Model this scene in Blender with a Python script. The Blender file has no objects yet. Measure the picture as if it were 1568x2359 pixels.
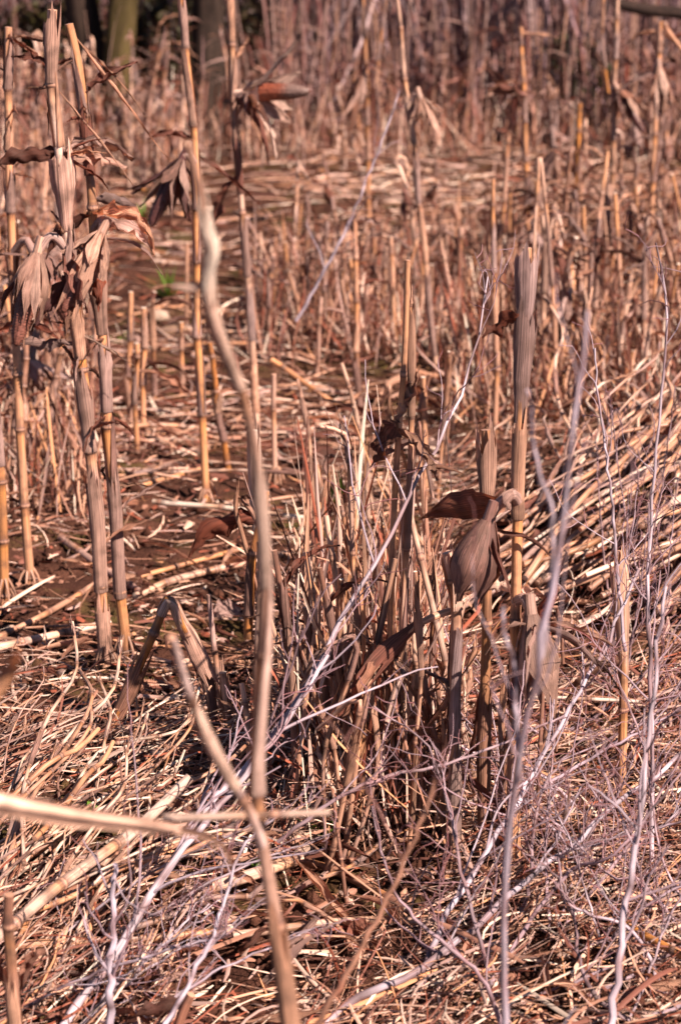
import bpy, math, random, zlib
import numpy as np
from mathutils import Vector, noise as mnoise

random.seed(7)
RNG = np.random.default_rng(7)
S = bpy.context.scene
COL = S.collection

# ------------------------------------------------------------------ camera, sky, sun, exposure
CAM_H, PITCH = 1.5, math.radians(16.0)
LENS, SENS = 50.0, 23.6
cam = bpy.data.cameras.new('camera')
cam.lens = LENS
cam.sensor_fit = 'VERTICAL'
cam.sensor_height = SENS
cam.sensor_width = SENS
cam.clip_start = 0.05
cam.clip_end = 2000
cam.dof.use_dof = True
cam.dof.focus_distance = 3.55
cam.dof.aperture_fstop = 3.6
cam.dof.aperture_blades = 8
camo = bpy.data.objects.new('camera', cam)
camo.location = (0, 0, CAM_H)
camo.rotation_euler = (math.radians(90) - PITCH, 0, 0)
COL.objects.link(camo)
S.camera = camo

SUN_AZ, SUN_EL = math.radians(132), math.radians(42)
w = bpy.data.worlds.new('World')
S.world = w
w.use_nodes = True
nt = w.node_tree
sky = nt.nodes.new('ShaderNodeTexSky')
sky.sky_type = 'NISHITA'
sky.sun_disc = False
sky.sun_elevation = SUN_EL
sky.sun_rotation = SUN_AZ
sky.air_density = 0.45
sky.dust_density = 0.1
bg = nt.nodes['Background']
bg.inputs['Strength'].default_value = 0.05
nt.links.new(sky.outputs['Color'], bg.inputs['Color'])

sl = bpy.data.lights.new('sun', 'SUN')
sl.energy = 5.0
sl.angle = math.radians(0.5)
sl.color = (1.0, 0.84, 0.74)
so = bpy.data.objects.new('sun', sl)
to_sun = Vector((math.cos(SUN_EL) * math.sin(SUN_AZ), math.cos(SUN_EL) * math.cos(SUN_AZ), math.sin(SUN_EL)))
so.rotation_euler = (-to_sun).to_track_quat('-Z', 'Y').to_euler()
so.location = to_sun * 30
COL.objects.link(so)

S.view_settings.view_transform = 'Standard'
S.view_settings.look = 'None'
S.view_settings.exposure = 1.14
S.view_settings.gamma = 1.0
S.render.engine = 'CYCLES'
S.cycles.use_denoising = True
S.cycles.max_bounces = 6
S.cycles.diffuse_bounces = 2
S.cycles.transparent_max_bounces = 4

# ------------------------------------------------------------------ places: reading a spot of the photograph as a point in the field
FPX = 1179.5 / (SENS / 2 / LENS)
CP, SP = math.cos(PITCH), math.sin(PITCH)

def ray(px, py):
    u = (px - 784.0) / FPX
    v = -(py - 1179.5) / FPX
    return np.array((u, CP + SP * v, -SP + CP * v))

def at(px, py, Y):
    d = ray(px, py)
    return np.array((0, 0, CAM_H)) + d * (Y / d[1])

def smooth(a, b, x):
    t = np.clip((np.asarray(x, float) - a) / (b - a), 0, 1)
    return t * t * (3 - 2 * t)

MOUNDS = [(0.66, 4.8, 0.42, 0.6, 0.22), (-0.50, 3.05, 0.32, 0.30, 0.07), (0.55, 2.9, 0.45, 0.45, 0.05), (0.10, 3.4, 0.2, 0.2, 0.03)]

def gz(x, y):
    x = np.asarray(x, float); y = np.asarray(y, float)
    z = 0.012 * np.sin(2.1 * x + 0.7 * y) + 0.010 * np.sin(3.7 * y - 1.3 * x) + 0.008 * np.sin(5.3 * x + 4.1 * y + 1)
    for mx, my, sx, sy, h in MOUNDS:
        z = z + h * np.exp(-((x - mx) / sx) ** 2 - ((y - my) / sy) ** 2)
    z = z + 2.6 * smooth(15.5, 30, y) + 0.05 * smooth(11, 15, y)
    return z

def G(px, py):
    d = ray(px, py)
    t = -CAM_H / d[2]
    for _ in range(3):
        p = np.array((0, 0, CAM_H)) + d * t
        t = (float(gz(p[0], p[1])) - CAM_H) / d[2]
    return np.array((0, 0, CAM_H)) + d * t

# ------------------------------------------------------------------ materials
def mat_plant(name, rough=0.6, trans=0.0, su=26.0, sv=5.0, lo=0.62, hi=1.18, bump=0.25, blotch=0.35, rnd=0.16, spec=0.3):
    m = bpy.data.materials.new(name)
    m.use_nodes = True
    t = m.node_tree; N = t.nodes; L = t.links
    b = N['Principled BSDF']; out = N['Material Output']
    at_ = N.new('ShaderNodeAttribute'); at_.attribute_name = 'Col'
    uv = N.new('ShaderNodeTexCoord')
    oi = N.new('ShaderNodeObjectInfo')
    mp = N.new('ShaderNodeMapping'); mp.inputs['Scale'].default_value = (su, sv, 1)
    L.new(uv.outputs['UV'], mp.inputs['Vector'])
    mu = N.new('ShaderNodeMath'); mu.operation = 'MULTIPLY'; mu.inputs[1].default_value = 40
    L.new(oi.outputs['Random'], mu.inputs[0])
    cx = N.new('ShaderNodeCombineXYZ'); L.new(mu.outputs[0], cx.inputs[0]); L.new(mu.outputs[0], cx.inputs[1])
    ad = N.new('ShaderNodeVectorMath'); ad.operation = 'ADD'
    L.new(mp.outputs[0], ad.inputs[0]); L.new(cx.outputs[0], ad.inputs[1])
    n1 = N.new('ShaderNodeTexNoise'); n1.noise_dimensions = '2D'
    n1.inputs['Scale'].default_value = 1; n1.inputs['Detail'].default_value = 4; n1.inputs['Distortion'].default_value = 0.15
    L.new(ad.outputs[0], n1.inputs['Vector'])
    r1 = N.new('ShaderNodeMapRange'); r1.inputs[1].default_value = 0.3; r1.inputs[2].default_value = 0.7
    r1.inputs[3].default_value = lo; r1.inputs[4].default_value = hi
    L.new(n1.outputs['Fac'], r1.inputs[0])
    # weathered blotches
    n2 = N.new('ShaderNodeTexNoise'); n2.inputs['Scale'].default_value = 28; n2.inputs['Detail'].default_value = 4
    va = N.new('ShaderNodeVectorMath'); va.operation = 'ADD'
    L.new(uv.outputs['Object'], va.inputs[0]); L.new(cx.outputs[0], va.inputs[1]); L.new(va.outputs[0], n2.inputs['Vector'])
    r2 = N.new('ShaderNodeMapRange'); r2.inputs[1].default_value = 0.5; r2.inputs[2].default_value = 0.72
    r2.inputs[3].default_value = 0; r2.inputs[4].default_value = blotch
    L.new(n2.outputs['Fac'], r2.inputs[0])
    rr = N.new('ShaderNodeMapRange'); rr.inputs[3].default_value = 1 - rnd; rr.inputs[4].default_value = 1 + rnd
    L.new(oi.outputs['Random'], rr.inputs[0])
    mm = N.new('ShaderNodeMath'); mm.operation = 'MULTIPLY'
    L.new(r1.outputs[0], mm.inputs[0]); L.new(rr.outputs[0], mm.inputs[1])
    mx = N.new('ShaderNodeMix'); mx.data_type = 'RGBA'; mx.inputs[7].default_value = (0.13, 0.075, 0.055, 1)
    L.new(r2.outputs[0], mx.inputs[0]); L.new(at_.outputs['Color'], mx.inputs[6])
    vs = N.new('ShaderNodeVectorMath'); vs.operation = 'SCALE'
    L.new(mx.outputs[2], vs.inputs[0]); L.new(mm.outputs[0], vs.inputs['Scale'])
    L.new(vs.outputs[0], b.inputs['Base Color'])
    b.inputs['Roughness'].default_value = rough
    b.inputs['Specular IOR Level'].default_value = spec
    bp = N.new('ShaderNodeBump'); bp.inputs['Strength'].default_value = bump; bp.inputs['Distance'].default_value = 0.002
    L.new(n1.outputs['Fac'], bp.inputs['Height']); L.new(bp.outputs[0], b.inputs['Normal'])
    if trans > 0:
        tr = N.new('ShaderNodeBsdfTranslucent')
        tc = N.new('ShaderNodeMix'); tc.data_type = 'RGBA'; tc.blend_type = 'MULTIPLY'; tc.inputs[0].default_value = 1
        tc.inputs[7].default_value = (1.0, 0.66, 0.48, 1)
        L.new(vs.outputs[0], tc.inputs[6]); L.new(tc.outputs[2], tr.inputs['Color'])
        ms = N.new('ShaderNodeMixShader'); ms.inputs[0].default_value = trans
        L.new(b.outputs[0], ms.inputs[1]); L.new(tr.outputs[0], ms.inputs[2]); L.new(ms.outputs[0], out.inputs['Surface'])
    return m

M = {}
M['stem'] = mat_plant('dry_stem', 0.42, 0, 26, 5, 0.55, 1.22, 0.4, 0.8, 0.18, 0.45)
M['sheath'] = mat_plant('dry_sheath', 0.55, 0.2, 40, 3, 0.45, 1.35, 0.8, 0.6, 0.18, 0.3)
M['leaf'] = mat_plant('dry_leaf', 0.6, 0.36, 34, 4, 0.42, 1.38, 0.8, 0.6, 0.24, 0.25)
M['litter'] = mat_plant('straw_litter', 0.65, 0.0, 8, 5, 0.75, 1.15, 0.2, 0.25, 0.0, 0.2)
M['weed'] = mat_plant('weathered_weed_stem', 0.55, 0, 16, 9, 0.55, 1.25, 0.5, 0.3, 0.12, 0.3)
M['cob'] = mat_plant('cob', 0.45, 0, 6, 30, 0.75, 1.2, 0.2, 0.3, 0.1, 0.4)
M['bark'] = mat_plant('bark', 0.9, 0, 14, 3, 0.45, 1.3, 0.9, 0.2, 0.05, 0.1)
M['green'] = mat_plant('green_leaf', 0.5, 0.3, 10, 10, 0.75, 1.2, 0.2, 0.05, 0.1, 0.4)
M['stone'] = mat_plant('stone', 0.8, 0, 8, 8, 0.75, 1.1, 0.4, 0.4, 0.1, 0.2)

def mat_soil():
    m = bpy.data.materials.new('soil'); m.use_nodes = True
    t = m.node_tree; N = t.nodes; L = t.links; b = N['Principled BSDF']
    tc = N.new('ShaderNodeTexCoord')
    def nz(sc, det=5, rough=0.6):
        n = N.new('ShaderNodeTexNoise'); n.inputs['Scale'].default_value = sc; n.inputs['Detail'].default_value = det
        n.inputs['Roughness'].default_value = rough
        L.new(tc.outputs['Object'], n.inputs['Vector']); return n
    n1 = nz(9); cr = N.new('ShaderNodeValToRGB')
    cr.color_ramp.elements[0].position = 0.3; cr.color_ramp.elements[0].color = (0.034, 0.013, 0.009, 1)
    cr.color_ramp.elements[1].position = 0.72; cr.color_ramp.elements[1].color = (0.15, 0.063, 0.040, 1)
    L.new(n1.outputs['Fac'], cr.inputs[0])
    n2 = nz(3.1, 6, 0.7); r2 = N.new('ShaderNodeMapRange')
    r2.inputs[1].default_value = 0.53; r2.inputs[2].default_value = 0.66; r2.inputs[4].default_value = 0.75
    L.new(n2.outputs['Fac'], r2.inputs[0])
    n3 = nz(60, 4); mc = N.new('ShaderNodeValToRGB')
    mc.color_ramp.elements[0].color = (0.055, 0.045, 0.012, 1); mc.color_ramp.elements[1].color = (0.14, 0.105, 0.03, 1)
    L.new(n3.outputs['Fac'], mc.inputs[0])
    mx = N.new('ShaderNodeMix'); mx.data_type = 'RGBA'
    L.new(r2.outputs[0], mx.inputs[0]); L.new(cr.outputs[0], mx.inputs[6]); L.new(mc.outputs[0], mx.inputs[7])
    L.new(mx.outputs[2], b.inputs['Base Color'])
    b.inputs['Roughness'].default_value = 0.95; b.inputs['Specular IOR Level'].default_value = 0.1
    n4 = nz(120, 5); bp = N.new('ShaderNodeBump'); bp.inputs['Strength'].default_value = 1.0; bp.inputs['Distance'].default_value = 0.012
    L.new(n4.outputs['Fac'], bp.inputs['Height']); L.new(bp.outputs[0], b.inputs['Normal'])
    return m
M['soil'] = mat_soil()

# ------------------------------------------------------------------ colours (linear albedo)
TAN = np.array((0.55, 0.295, 0.192)); PALE = np.array((0.78, 0.525, 0.405)); ORANGE = np.array((0.62, 0.245, 0.062))
GREY = np.array((0.41, 0.252, 0.208)); BROWN = np.array((0.19, 0.072, 0.050)); DARK = np.array((0.07, 0.027, 0.024))
RUST = np.array((0.28, 0.078, 0.043)); WEED = np.array((0.47, 0.372, 0.412)); WEEDR = np.array((0.23, 0.086, 0.088))
NODEC = np.array((0.11, 0.048, 0.038)); CREAM = np.array((0.88, 0.69, 0.55))

def mixc(a, b, t): return np.asarray(a) * (1 - t) + np.asarray(b) * t

# ------------------------------------------------------------------ mesh building
class MB:
    def __init__(s): s.v = []; s.q = []; s.uv = []; s.c = []; s.n = 0
    def add(s, v, q, uv, c):
        v = np.asarray(v, float).reshape(-1, 3); q = np.asarray(q, int)
        c = np.asarray(c, float)
        if c.ndim == 1: c = np.tile(c, (len(v), 1))
        s.v.append(v); s.q.append(q + s.n); s.uv.append(np.asarray(uv, float).reshape(-1, 2)); s.c.append(c.reshape(-1, 3)); s.n += len(v)
        return s
    def mesh(s, name, mat):
        v = np.concatenate(s.v); q = np.concatenate(s.q); uv = np.concatenate(s.uv); c = np.concatenate(s.c)
        me = bpy.data.meshes.new(name)
        me.vertices.add(len(v)); me.vertices.foreach_set('co', v.astype(np.float32).ravel())
        # quads whose 3rd and 4th corner agree are triangles
        tri = q[:, 2] == q[:, 3]
        tot = np.where(tri, 3, 4)
        start = np.concatenate(([0], np.cumsum(tot)[:-1]))
        keep = np.ones((len(q), 4), bool); keep[tri, 3] = False
        lv = q.ravel()[keep.ravel()]
        me.loops.add(len(lv)); me.loops.foreach_set('vertex_index', lv.astype(np.int32))
        me.polygons.add(len(q)); me.polygons.foreach_set('loop_start', start.astype(np.int32))
        me.update(calc_edges=True)
        ul = me.uv_layers.new(name='UVMap')
        ul.data.foreach_set('uv', uv[keep.ravel()].astype(np.float32).ravel())
        ca = me.color_attributes.new('Col', 'FLOAT_COLOR', 'POINT')
        ca.data.foreach_set('color', np.concatenate((np.clip(c, 0, 1), np.ones((len(c), 1))), 1).astype(np.float32).ravel())
        me.shade_smooth()
        me.materials.append(mat)
        return me
    def build(s, name, mat, parent=None, origin=None):
        if origin is not None:
            s.v = [a - np.asarray(origin) for a in s.v]
        o = bpy.data.objects.new(name, s.mesh(name, mat))
        COL.objects.link(o)
        if parent is not None: o.parent = parent
        elif origin is not None: o.location = tuple(origin)
        return o

def resample(pts, n):
    p = np.asarray(pts, float)
    if len(p) == 2:
        return p[0] + (p[1] - p[0]) * np.linspace(0, 1, n)[:, None]
    e = np.concatenate(([2 * p[0] - p[1]], p, [2 * p[-1] - p[-2]]))
    out = []
    for i in range(len(p) - 1):
        t = np.linspace(0, 1, 14, endpoint=False)[:, None]
        a, b, c, d = e[i:i + 4]
        out.append(0.5 * (2 * b + (c - a) * t + (2 * a - 5 * b + 4 * c - d) * t ** 2 + (3 * b - a - 3 * c + d) * t ** 3))
    out.append(p[-1:]); o = np.concatenate(out)
    s = np.concatenate(([0], np.cumsum(np.linalg.norm(np.diff(o, axis=0), axis=1))))
    x = np.linspace(0, s[-1], n)
    return np.stack([np.interp(x, s, o[:, k]) for k in range(3)], 1)

def arclen(p): return np.concatenate(([0], np.cumsum(np.linalg.norm(np.diff(p, axis=0), axis=1))))

def nrm(a):
    a = np.asarray(a, float); return a / (np.linalg.norm(a, axis=-1, keepdims=True) + 1e-12)

def frames(p):
    T = nrm(np.gradient(p, axis=0))
    ref = np.array((0, -1, 0.0))
    if abs(T[0] @ ref) > 0.9: ref = np.array((1, 0, 0.0))
    A = np.zeros_like(p); a = ref
    for i in range(len(p)):
        a = a - T[i] * (a @ T[i]); a = a / (np.linalg.norm(a) + 1e-9); A[i] = a
    return T, A, np.cross(T, A)

def tube(mb, p, r, ns, c, cap=True, capcol=None, squash=1.0, wob=0.0):
    n = len(p); T, A, B = frames(p)
    r = np.broadcast_to(np.asarray(r, float), (n,))
    th = np.linspace(0, 2 * np.pi, ns, endpoint=False)
    rr = r[:, None] * (1 + wob * RNG.normal(size=(n, ns)))
    v = p[:, None, :] + rr[..., None] * (np.cos(th)[None, :, None] * A[:, None, :] * squash + np.sin(th)[None, :, None] * B[:, None, :])
    c = np.asarray(c, float)
    if c.ndim == 1: c = np.tile(c, (n, 1))
    cc = np.repeat(c[:, None, :], ns, 1)
    i = np.arange(n - 1)[:, None]; j = np.arange(ns)[None, :]; j2 = (j + 1) % ns
    q = np.stack(np.broadcast_arrays(i * ns + j, i * ns + j2, (i + 1) * ns + j2, (i + 1) * ns + j), -1).reshape(-1, 4)
    s = arclen(p)
    u0 = np.broadcast_to(j / ns, (n - 1, ns)); u1 = u0 + 1.0 / ns
    s0 = np.broadcast_to(s[:-1, None], (n - 1, ns)); s1 = np.broadcast_to(s[1:, None], (n - 1, ns))
    uv = np.stack((u0, s0, u1, s0, u1, s1, u0, s1), -1).reshape(-1, 2)
    mb.add(v, q, uv, cc)
    if cap:
        cap_(mb, v[-1], p[-1] + T[-1] * r[-1] * 0.15, capcol if capcol is not None else c[-1])
        cap_(mb, v[0][::-1], p[0] - T[0] * r[0] * 0.15, capcol if capcol is not None else c[0])

def cap_(mb, ring, centre, c):
    ns = len(ring); v = np.concatenate((ring, [centre]))
    j = np.arange(ns); q = np.stack((j, (j + 1) % ns, np.full(ns, ns), np.full(ns, ns)), 1)
    mb.add(v, q, np.zeros((ns * 4, 2)) + 0.3, np.tile(np.asarray(c), (ns + 1, 1)))

def grid(mb, V, c, ulen=1.0, vlen=None):
    n, m = V.shape[:2]
    i = np.arange(n - 1)[:, None]; j = np.arange(m - 1)[None, :]
    q = np.stack(np.broadcast_arrays(i * m + j, i * m + j + 1, (i + 1) * m + j + 1, (i + 1) * m + j), -1).reshape(-1, 4)
    s = arclen(V[:, m // 2])
    u = np.linspace(0, ulen, m)
    def U(a): return np.broadcast_to(a, (n - 1, m - 1))
    uv = np.stack((U(u[:-1][None]), U(s[:-1, None]), U(u[1:][None]), U(s[:-1, None]), U(u[1:][None]), U(s[1:, None]), U(u[:-1][None]), U(s[1:, None])), -1).reshape(-1, 2)
    c = np.asarray(c, float)
    if c.ndim == 1: c = np.tile(c, (n * m, 1))
    elif len(c) == n: c = np.repeat(c[:, None, :], m, 1)
    mb.add(V, q, uv, c)

def blade(mb, p, w, curl, twist, c, m=6, ragged=0.1, side=None, crumple=0.0):
    """a leaf blade: path p, width w(n), rolled by curl radians, twisted by twist radians"""
    n = len(p); T = nrm(np.gradient(p, axis=0))
    if side is None: side = np.array((0.3, 0.9, 0.1))
    sd = np.zeros_like(p); a = np.asarray(side, float)
    for i in range(n):
        a = a - T[i] * (a @ T[i]); a = a / (np.linalg.norm(a) + 1e-9); sd[i] = a
    N_ = np.cross(T, sd)
    tw = np.broadcast_to(twist, (n,)); ct = np.cos(tw)[:, None]; st = np.sin(tw)[:, None]
    s2 = sd * ct + N_ * st; n2 = -sd * st + N_ * ct
    cu = np.broadcast_to(curl, (n,)) + 1e-3
    w = np.broadcast_to(w, (n,))
    t = np.linspace(-1, 1, m)
    ang = t[None, :] * cu[:, None] / 2
    R = (w / cu)[:, None]
    edge = np.abs(t)[None, :] ** 2
    rg = 1 + ragged * (RNG.normal(size=(n, 1)) * 0.4 + edge * (RNG.normal(size=(n, m)) * 0.9 - .25))
    x = R * np.sin(ang) * rg; y = R * (1 - np.cos(ang))
    V = p[:, None] + x[..., None] * s2[:, None] + y[..., None] * n2[:, None]
    if crumple > 0:
        V = V + RNG.normal(size=(n, m, 1)) * crumple * n2[:, None]
    # midrib
    V = V - n2[:, None] * (np.exp(-(t / 0.16) ** 2)[None, :, None] * w[:, None, None] * 0.03)
    grid(mb, V, c)

def droop_path(o, az, L, elev, droop, n=12, wob=0.15, rng=random):
    droop = droop * 1.5
    d = np.array((math.cos(az) * math.cos(elev), math.sin(az) * math.cos(elev), math.sin(elev)))
    p = [np.asarray(o, float)]; ds = L / (n - 1)
    for i in range(n - 1):
        d = d + np.array((rng.gauss(0, wob), rng.gauss(0, wob), -droop * (0.4 + 1.2 * i / n))) * (ds / 0.06)
        d = d / np.linalg.norm(d)
        p.append(p[-1] + d * ds)
    return np.array(p)

def jit(c, a=0.12):
    k = 1 + random.gauss(0, a); h = random.gauss(0, a * 0.16)
    return np.clip(np.asarray(c) * k * np.array((1 + h, 1, 1 - h)), 0.01, 0.95)

def leaf_part(parent, o, org, az, L, w, elev=0.5, droop=0.25, curl=2.0, twist=1.0, c=None, name='leaf', wob=0.16, n=15, m=7):
    p = droop_path(o, az, L, elev, droop, n, wob)
    f = np.linspace(0, 1, n)
    ww = w * np.clip(0.55 + 1.6 * f, 0, 1) * (1 - smooth(0.55, 1.0, f) * 0.93)
    c = jit(c if c is not None else random.choice((TAN, GREY, BROWN, mixc(BROWN, TAN, .5), mixc(BROWN, TAN, .3), mixc(RUST, BROWN, .5))), 0.2)
    cc = np.outer(1 + 0.12 * np.sin(f * 9 + random.random() * 6) + .12 * RNG.normal(size=n), c)
    mb = MB()
    blade(mb, p, ww, curl * 1.25 * (0.6 + 0.8 * RNG.random(n)), np.cumsum(RNG.normal(0, 0.45, n)) + np.linspace(0, twist, n), cc, m, 0.4 if w < .03 else 0.18,
          side=(-math.sin(az), math.cos(az), 0.15), crumple=w * 0.06)
    return mb.build(name, M['leaf'], parent, org)

def stem_profile(p, r0, r1, nodes_s, cols, rpow=1.0, glow=0.55):
    s = arclen(p); L = s[-1]
    r = r1 + (r0 - r1) * (1 - s / L) ** rpow
    c = np.zeros((len(p), 3))
    ns_ = np.concatenate(([-0.02], nodes_s, [L + 0.2]))
    for i in range(len(p)):
        k = np.searchsorted(ns_, s[i]) - 1
        k = max(0, min(k, len(cols) - 1))
        f = (s[i] - ns_[k]) / (ns_[k + 1] - ns_[k] + 1e-6)
        base = cols[k]
        c[i] = mixc(base, ORANGE * 1.05, glow * smooth(0.55, 0.95, f))
        d = np.min(np.abs(nodes_s - s[i])) if len(nodes_s) else 9
        r[i] *= 1 + 0.16 * math.exp(-(d / 0.007) ** 2)
        if d < 0.012: c[i] = mixc(c[i], NODEC, 0.55)
    return r, c

def empty(name, loc, label=None, cat=None, group=None, rot=None):
    o = bpy.data.objects.new(name, None)
    o.empty_display_size = 0.05
    o.location = tuple(loc)
    COL.objects.link(o)
    tag(o, label, cat, group)
    return o

def tag(o, label=None, cat=None, group=None, kind=None):
    if label: o['label'] = label
    if cat: o['category'] = cat
    if group: o['group'] = group
    if kind: o['kind'] = kind
    return o

def sheath_part(parent, org, p, s, s0, s1, r, flare, az, col, open0=5.9, open1=4.0, flat=1.0, ragged=0.02, name='sheath', n=11, m=16):
    """leaf sheath wrapped round the stem between arc lengths s0..s1, flaring towards its torn top"""
    x = np.linspace(s0, s1, n)
    q = np.stack([np.interp(x, s, p[:, k]) for k in range(3)], 1)
    T, A, B = frames(q)
    rs = np.interp(x, s, r)
    f = np.linspace(0, 1, n)
    mb = MB(); V = np.zeros((n, m, 3)); CC = np.zeros((n, m, 3))
    top = RNG.normal(0, ragged, m)
    top[m // 2] += ragged
    for i in range(n):
        sp = open0 + (open1 - open0) * f[i] ** 1.5
        th = az + np.linspace(-sp / 2, sp / 2, m)
        rad = rs[i] * 1.10 + 0.0012 + flare * smooth(0.05, 0.9, f[i])
        rad = rad * (1 + 0.05 * np.sin(th * 3 + s0 * 50 + f[i] * 2) + 0.008 * np.sin(th * 13) + 0.025 * RNG.normal(size=m))
        rad = rad + flare * 0.35 * f[i] ** 2 * np.sin(th * 2 + s0 * 90)
        off = (math.cos(az) * A[i] * flat + math.sin(az) * B[i]) * flare * 0.15 * f[i]
        V[i] = q[i] + off + rad[:, None] * (np.cos(th)[:, None] * A[i] * flat + np.sin(th)[:, None] * B[i]) + T[i] * (top * f[i] ** 3)[:, None]
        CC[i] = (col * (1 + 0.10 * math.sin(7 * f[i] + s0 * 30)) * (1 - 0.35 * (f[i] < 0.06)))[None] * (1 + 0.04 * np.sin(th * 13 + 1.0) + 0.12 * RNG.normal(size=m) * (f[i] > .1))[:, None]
    grid(mb, V, CC.reshape(-1, 3))
    return mb.build(name, M['sheath'], parent, org)

def node_part(parent, org, p, s, r, sn, ns=10, name='node'):
    x = np.array((sn - 0.005, sn - 0.0025, sn, sn + 0.0025, sn + 0.005))
    q = np.stack([np.interp(x, s, p[:, k]) for k in range(3)], 1)
    rr = np.interp(sn, s, r) * np.array((1.0, 1.09, 1.12, 1.07, 1.0))
    mb = MB(); c = np.array([mixc(NODEC, TAN, t) for t in (0.1, 0.35, 0.8, 0.4, 0.0)]) * (0.8 + 0.5 * random.random())
    tube(mb, q, rr, ns, c, cap=False)
    return mb.build(name, M['stem'], parent, org)

def husk_patch(mb, o, ax, L, rf, a0, span, c, n=10, m=7, sag=0.0, nz=0.05, tipw=0.08, bend=0.0):
    ax = nrm(ax); ref = np.array((0, 0, 1.0)) if abs(ax[2]) < 0.9 else np.array((1.0, 0, 0))
    e1 = nrm(np.cross(ax, ref)); e2 = np.cross(ax, e1)
    f = np.linspace(0, 1, n); V = np.zeros((n, m, 3)); CC = np.zeros((n, m, 3))
    ph = random.random() * 6; bendv = RNG.normal(0, 1, 3) * L * bend
    for i in range(n):
        sp = span * (1 - (1 - tipw) * smooth(0.5, 1.0, f[i]))
        th = a0 + np.linspace(-sp / 2, sp / 2, m)
        r = rf(f[i]) * (1 + nz * np.sin(th * 7 + ph) + nz * 0.6 * RNG.normal(size=m))
        V[i] = np.asarray(o) + ax * (L * f[i]) + r[:, None] * (np.cos(th)[:, None] * e1 + np.sin(th)[:, None] * e2) + np.array((0, 0, -sag * f[i] ** 2)) + bendv * f[i] ** 2
        CC[i] = c * (1 + 0.04 * np.sin(th * 17 + ph) + 0.14 * RNG.normal(size=m))[:, None]
    grid(mb, V, CC.reshape(-1, 3))

def cob_mesh(mb, o, ax, L, rad, c, rows=12, rings=26, c2=None, bump=0.16):
    ax = nrm(ax); p = np.asarray(o) + np.outer(np.linspace(0, L, rings * 2), ax)
    n = len(p); T, A, B = frames(p); ns = rows * 2
    th = np.linspace(0, 2 * np.pi, ns, endpoint=False)
    f = np.linspace(0, 1, n)
    prof = rad * np.clip(np.sqrt(np.clip(1.08 - f ** 3, 0, 1)), 0.1, 1) * (0.5 + 0.5 * smooth(0, .15, f))
    ii, jj = np.meshgrid(np.arange(n), np.arange(ns), indexing='ij')
    b = np.where((jj % 2 == 0) & (ii % 2 == 0), 1.0, -0.6) * bump
    r = prof[:, None] * (1 + b + 0.04 * RNG.normal(size=(n, ns)))
    v = p[:, None] + r[..., None] * (np.cos(th)[None, :, None] * A[:, None] + np.sin(th)[None, :, None] * B[:, None])
    cc = np.asarray(c)[None, None] * (1 + 0.5 * b[..., None] / bump * 0.5) * (1 + 0.18 * RNG.normal(size=(n, ns, 1)))
    if c2 is not None:
        k = smooth(0.45, 0.7, f + 0.0)[:, None, None]; cc = cc * (1 - k) + np.asarray(c2) * (1 + 0.5 * b[..., None] / bump) * k
    i = np.arange(n - 1)[:, None]; j = np.arange(ns)[None]; j2 = (j + 1) % ns
    q = np.stack(np.broadcast_arrays(i * ns + j, i * ns + j2, (i + 1) * ns + j2, (i + 1) * ns + j), -1).reshape(-1, 4)
    mb.add(v, q, np.tile(np.array([[0, 0], [0.1, 0], [0.1, 0.1], [0, 0.1]]), (len(q), 1)), np.clip(cc, 0, 1).reshape(-1, 3))
    cap_(mb, v[-1], p[-1] + T[-1] * rad * 0.2, np.asarray(c) * 0.5)

def ear_part(parent, org, o, ax, L=0.16, rad=0.026, nh=6, opened=0.2, col=GREY, cob=None, cob_len=1.0, cob_c2=None, sag=0.0, rags=3):
    """an ear of maize: husk leaves round a cob"""
    ax = nrm(ax)
    mb = MB()
    tube(mb, np.array((o - ax * 0.03, o, o + ax * L * 0.2)), np.array((0.008, 0.010, 0.012)), 8, jit(col, .1))
    e = mb.build('ear', M['stem'], parent, org)
    sub_org = org
    def sub(m_, name, mat):
        ob = m_.build(name, mat, None, None); 
        ob.data.transform(__import__('mathutils').Matrix.Translation(-Vector(sub_org)))
        ob.parent = e
        return ob
    if cob is not None:
        m_ = MB(); cob_mesh(m_, o + ax * L * 0.24, ax, L * cob_len * .95, rad * 0.62, cob, c2=cob_c2); sub(m_, 'cob', M['cob'])
    ragged = opened > .12
    if ragged: nh = nh + 4
    for k in range(nh):
        a0 = 2 * np.pi * k / nh + random.gauss(0, 0.25)
        lk = L * (random.uniform(0.45, 1.2) if ragged else random.uniform(.85, 1.08)); op = opened * random.uniform(0.3, 1.6); rk = rad * random.uniform(0.92, 1.1)
        def rf(f, rk=rk, op=op):
            return rk * (0.30 + 0.72 * math.sin(min(f * 2.6, 1.57)) - (0.55 * max(0, f - 0.55) / 0.45 if op < 0.25 else 0)) + op * 0.12 * max(0, f - 0.3) ** 1.5
        m_ = MB(); husk_patch(m_, o, ax, lk, rf, a0, 2 * np.pi / nh * (random.uniform(1.0, 1.7) if ragged else 1.8), jit(mixc(col, random.choice((BROWN, TAN, col, PALE)), .35 if ragged else .12), 0.16), sag=sag * random.random(), bend=.12 if ragged else .012, nz=.08 if ragged else .035)
        sub(m_, 'husk', M['sheath'])
    for k in range(rags):
        az = random.uniform(0, 6.28)
        p = droop_path(o + ax * L * 0.1, az, L * random.uniform(0.8, 1.3), random.uniform(-0.9, 0.3), 0.3, 10, 0.3)
        f = np.linspace(0, 1, 10); m_ = MB()
        blade(m_, p, random.uniform(.012, .026) * (1 - 0.9 * smooth(0.4, 1, f)) * np.clip(0.4 + 2 * f, 0, 1), 2.2 + 2 * RNG.random(10), np.cumsum(RNG.normal(0, 0.5, 10)), jit(random.choice((col, BROWN, GREY)), 0.15), 5, 0.2, crumple=0.001)
        sub(m_, 'husk', M['leaf'])
    return e

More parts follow.
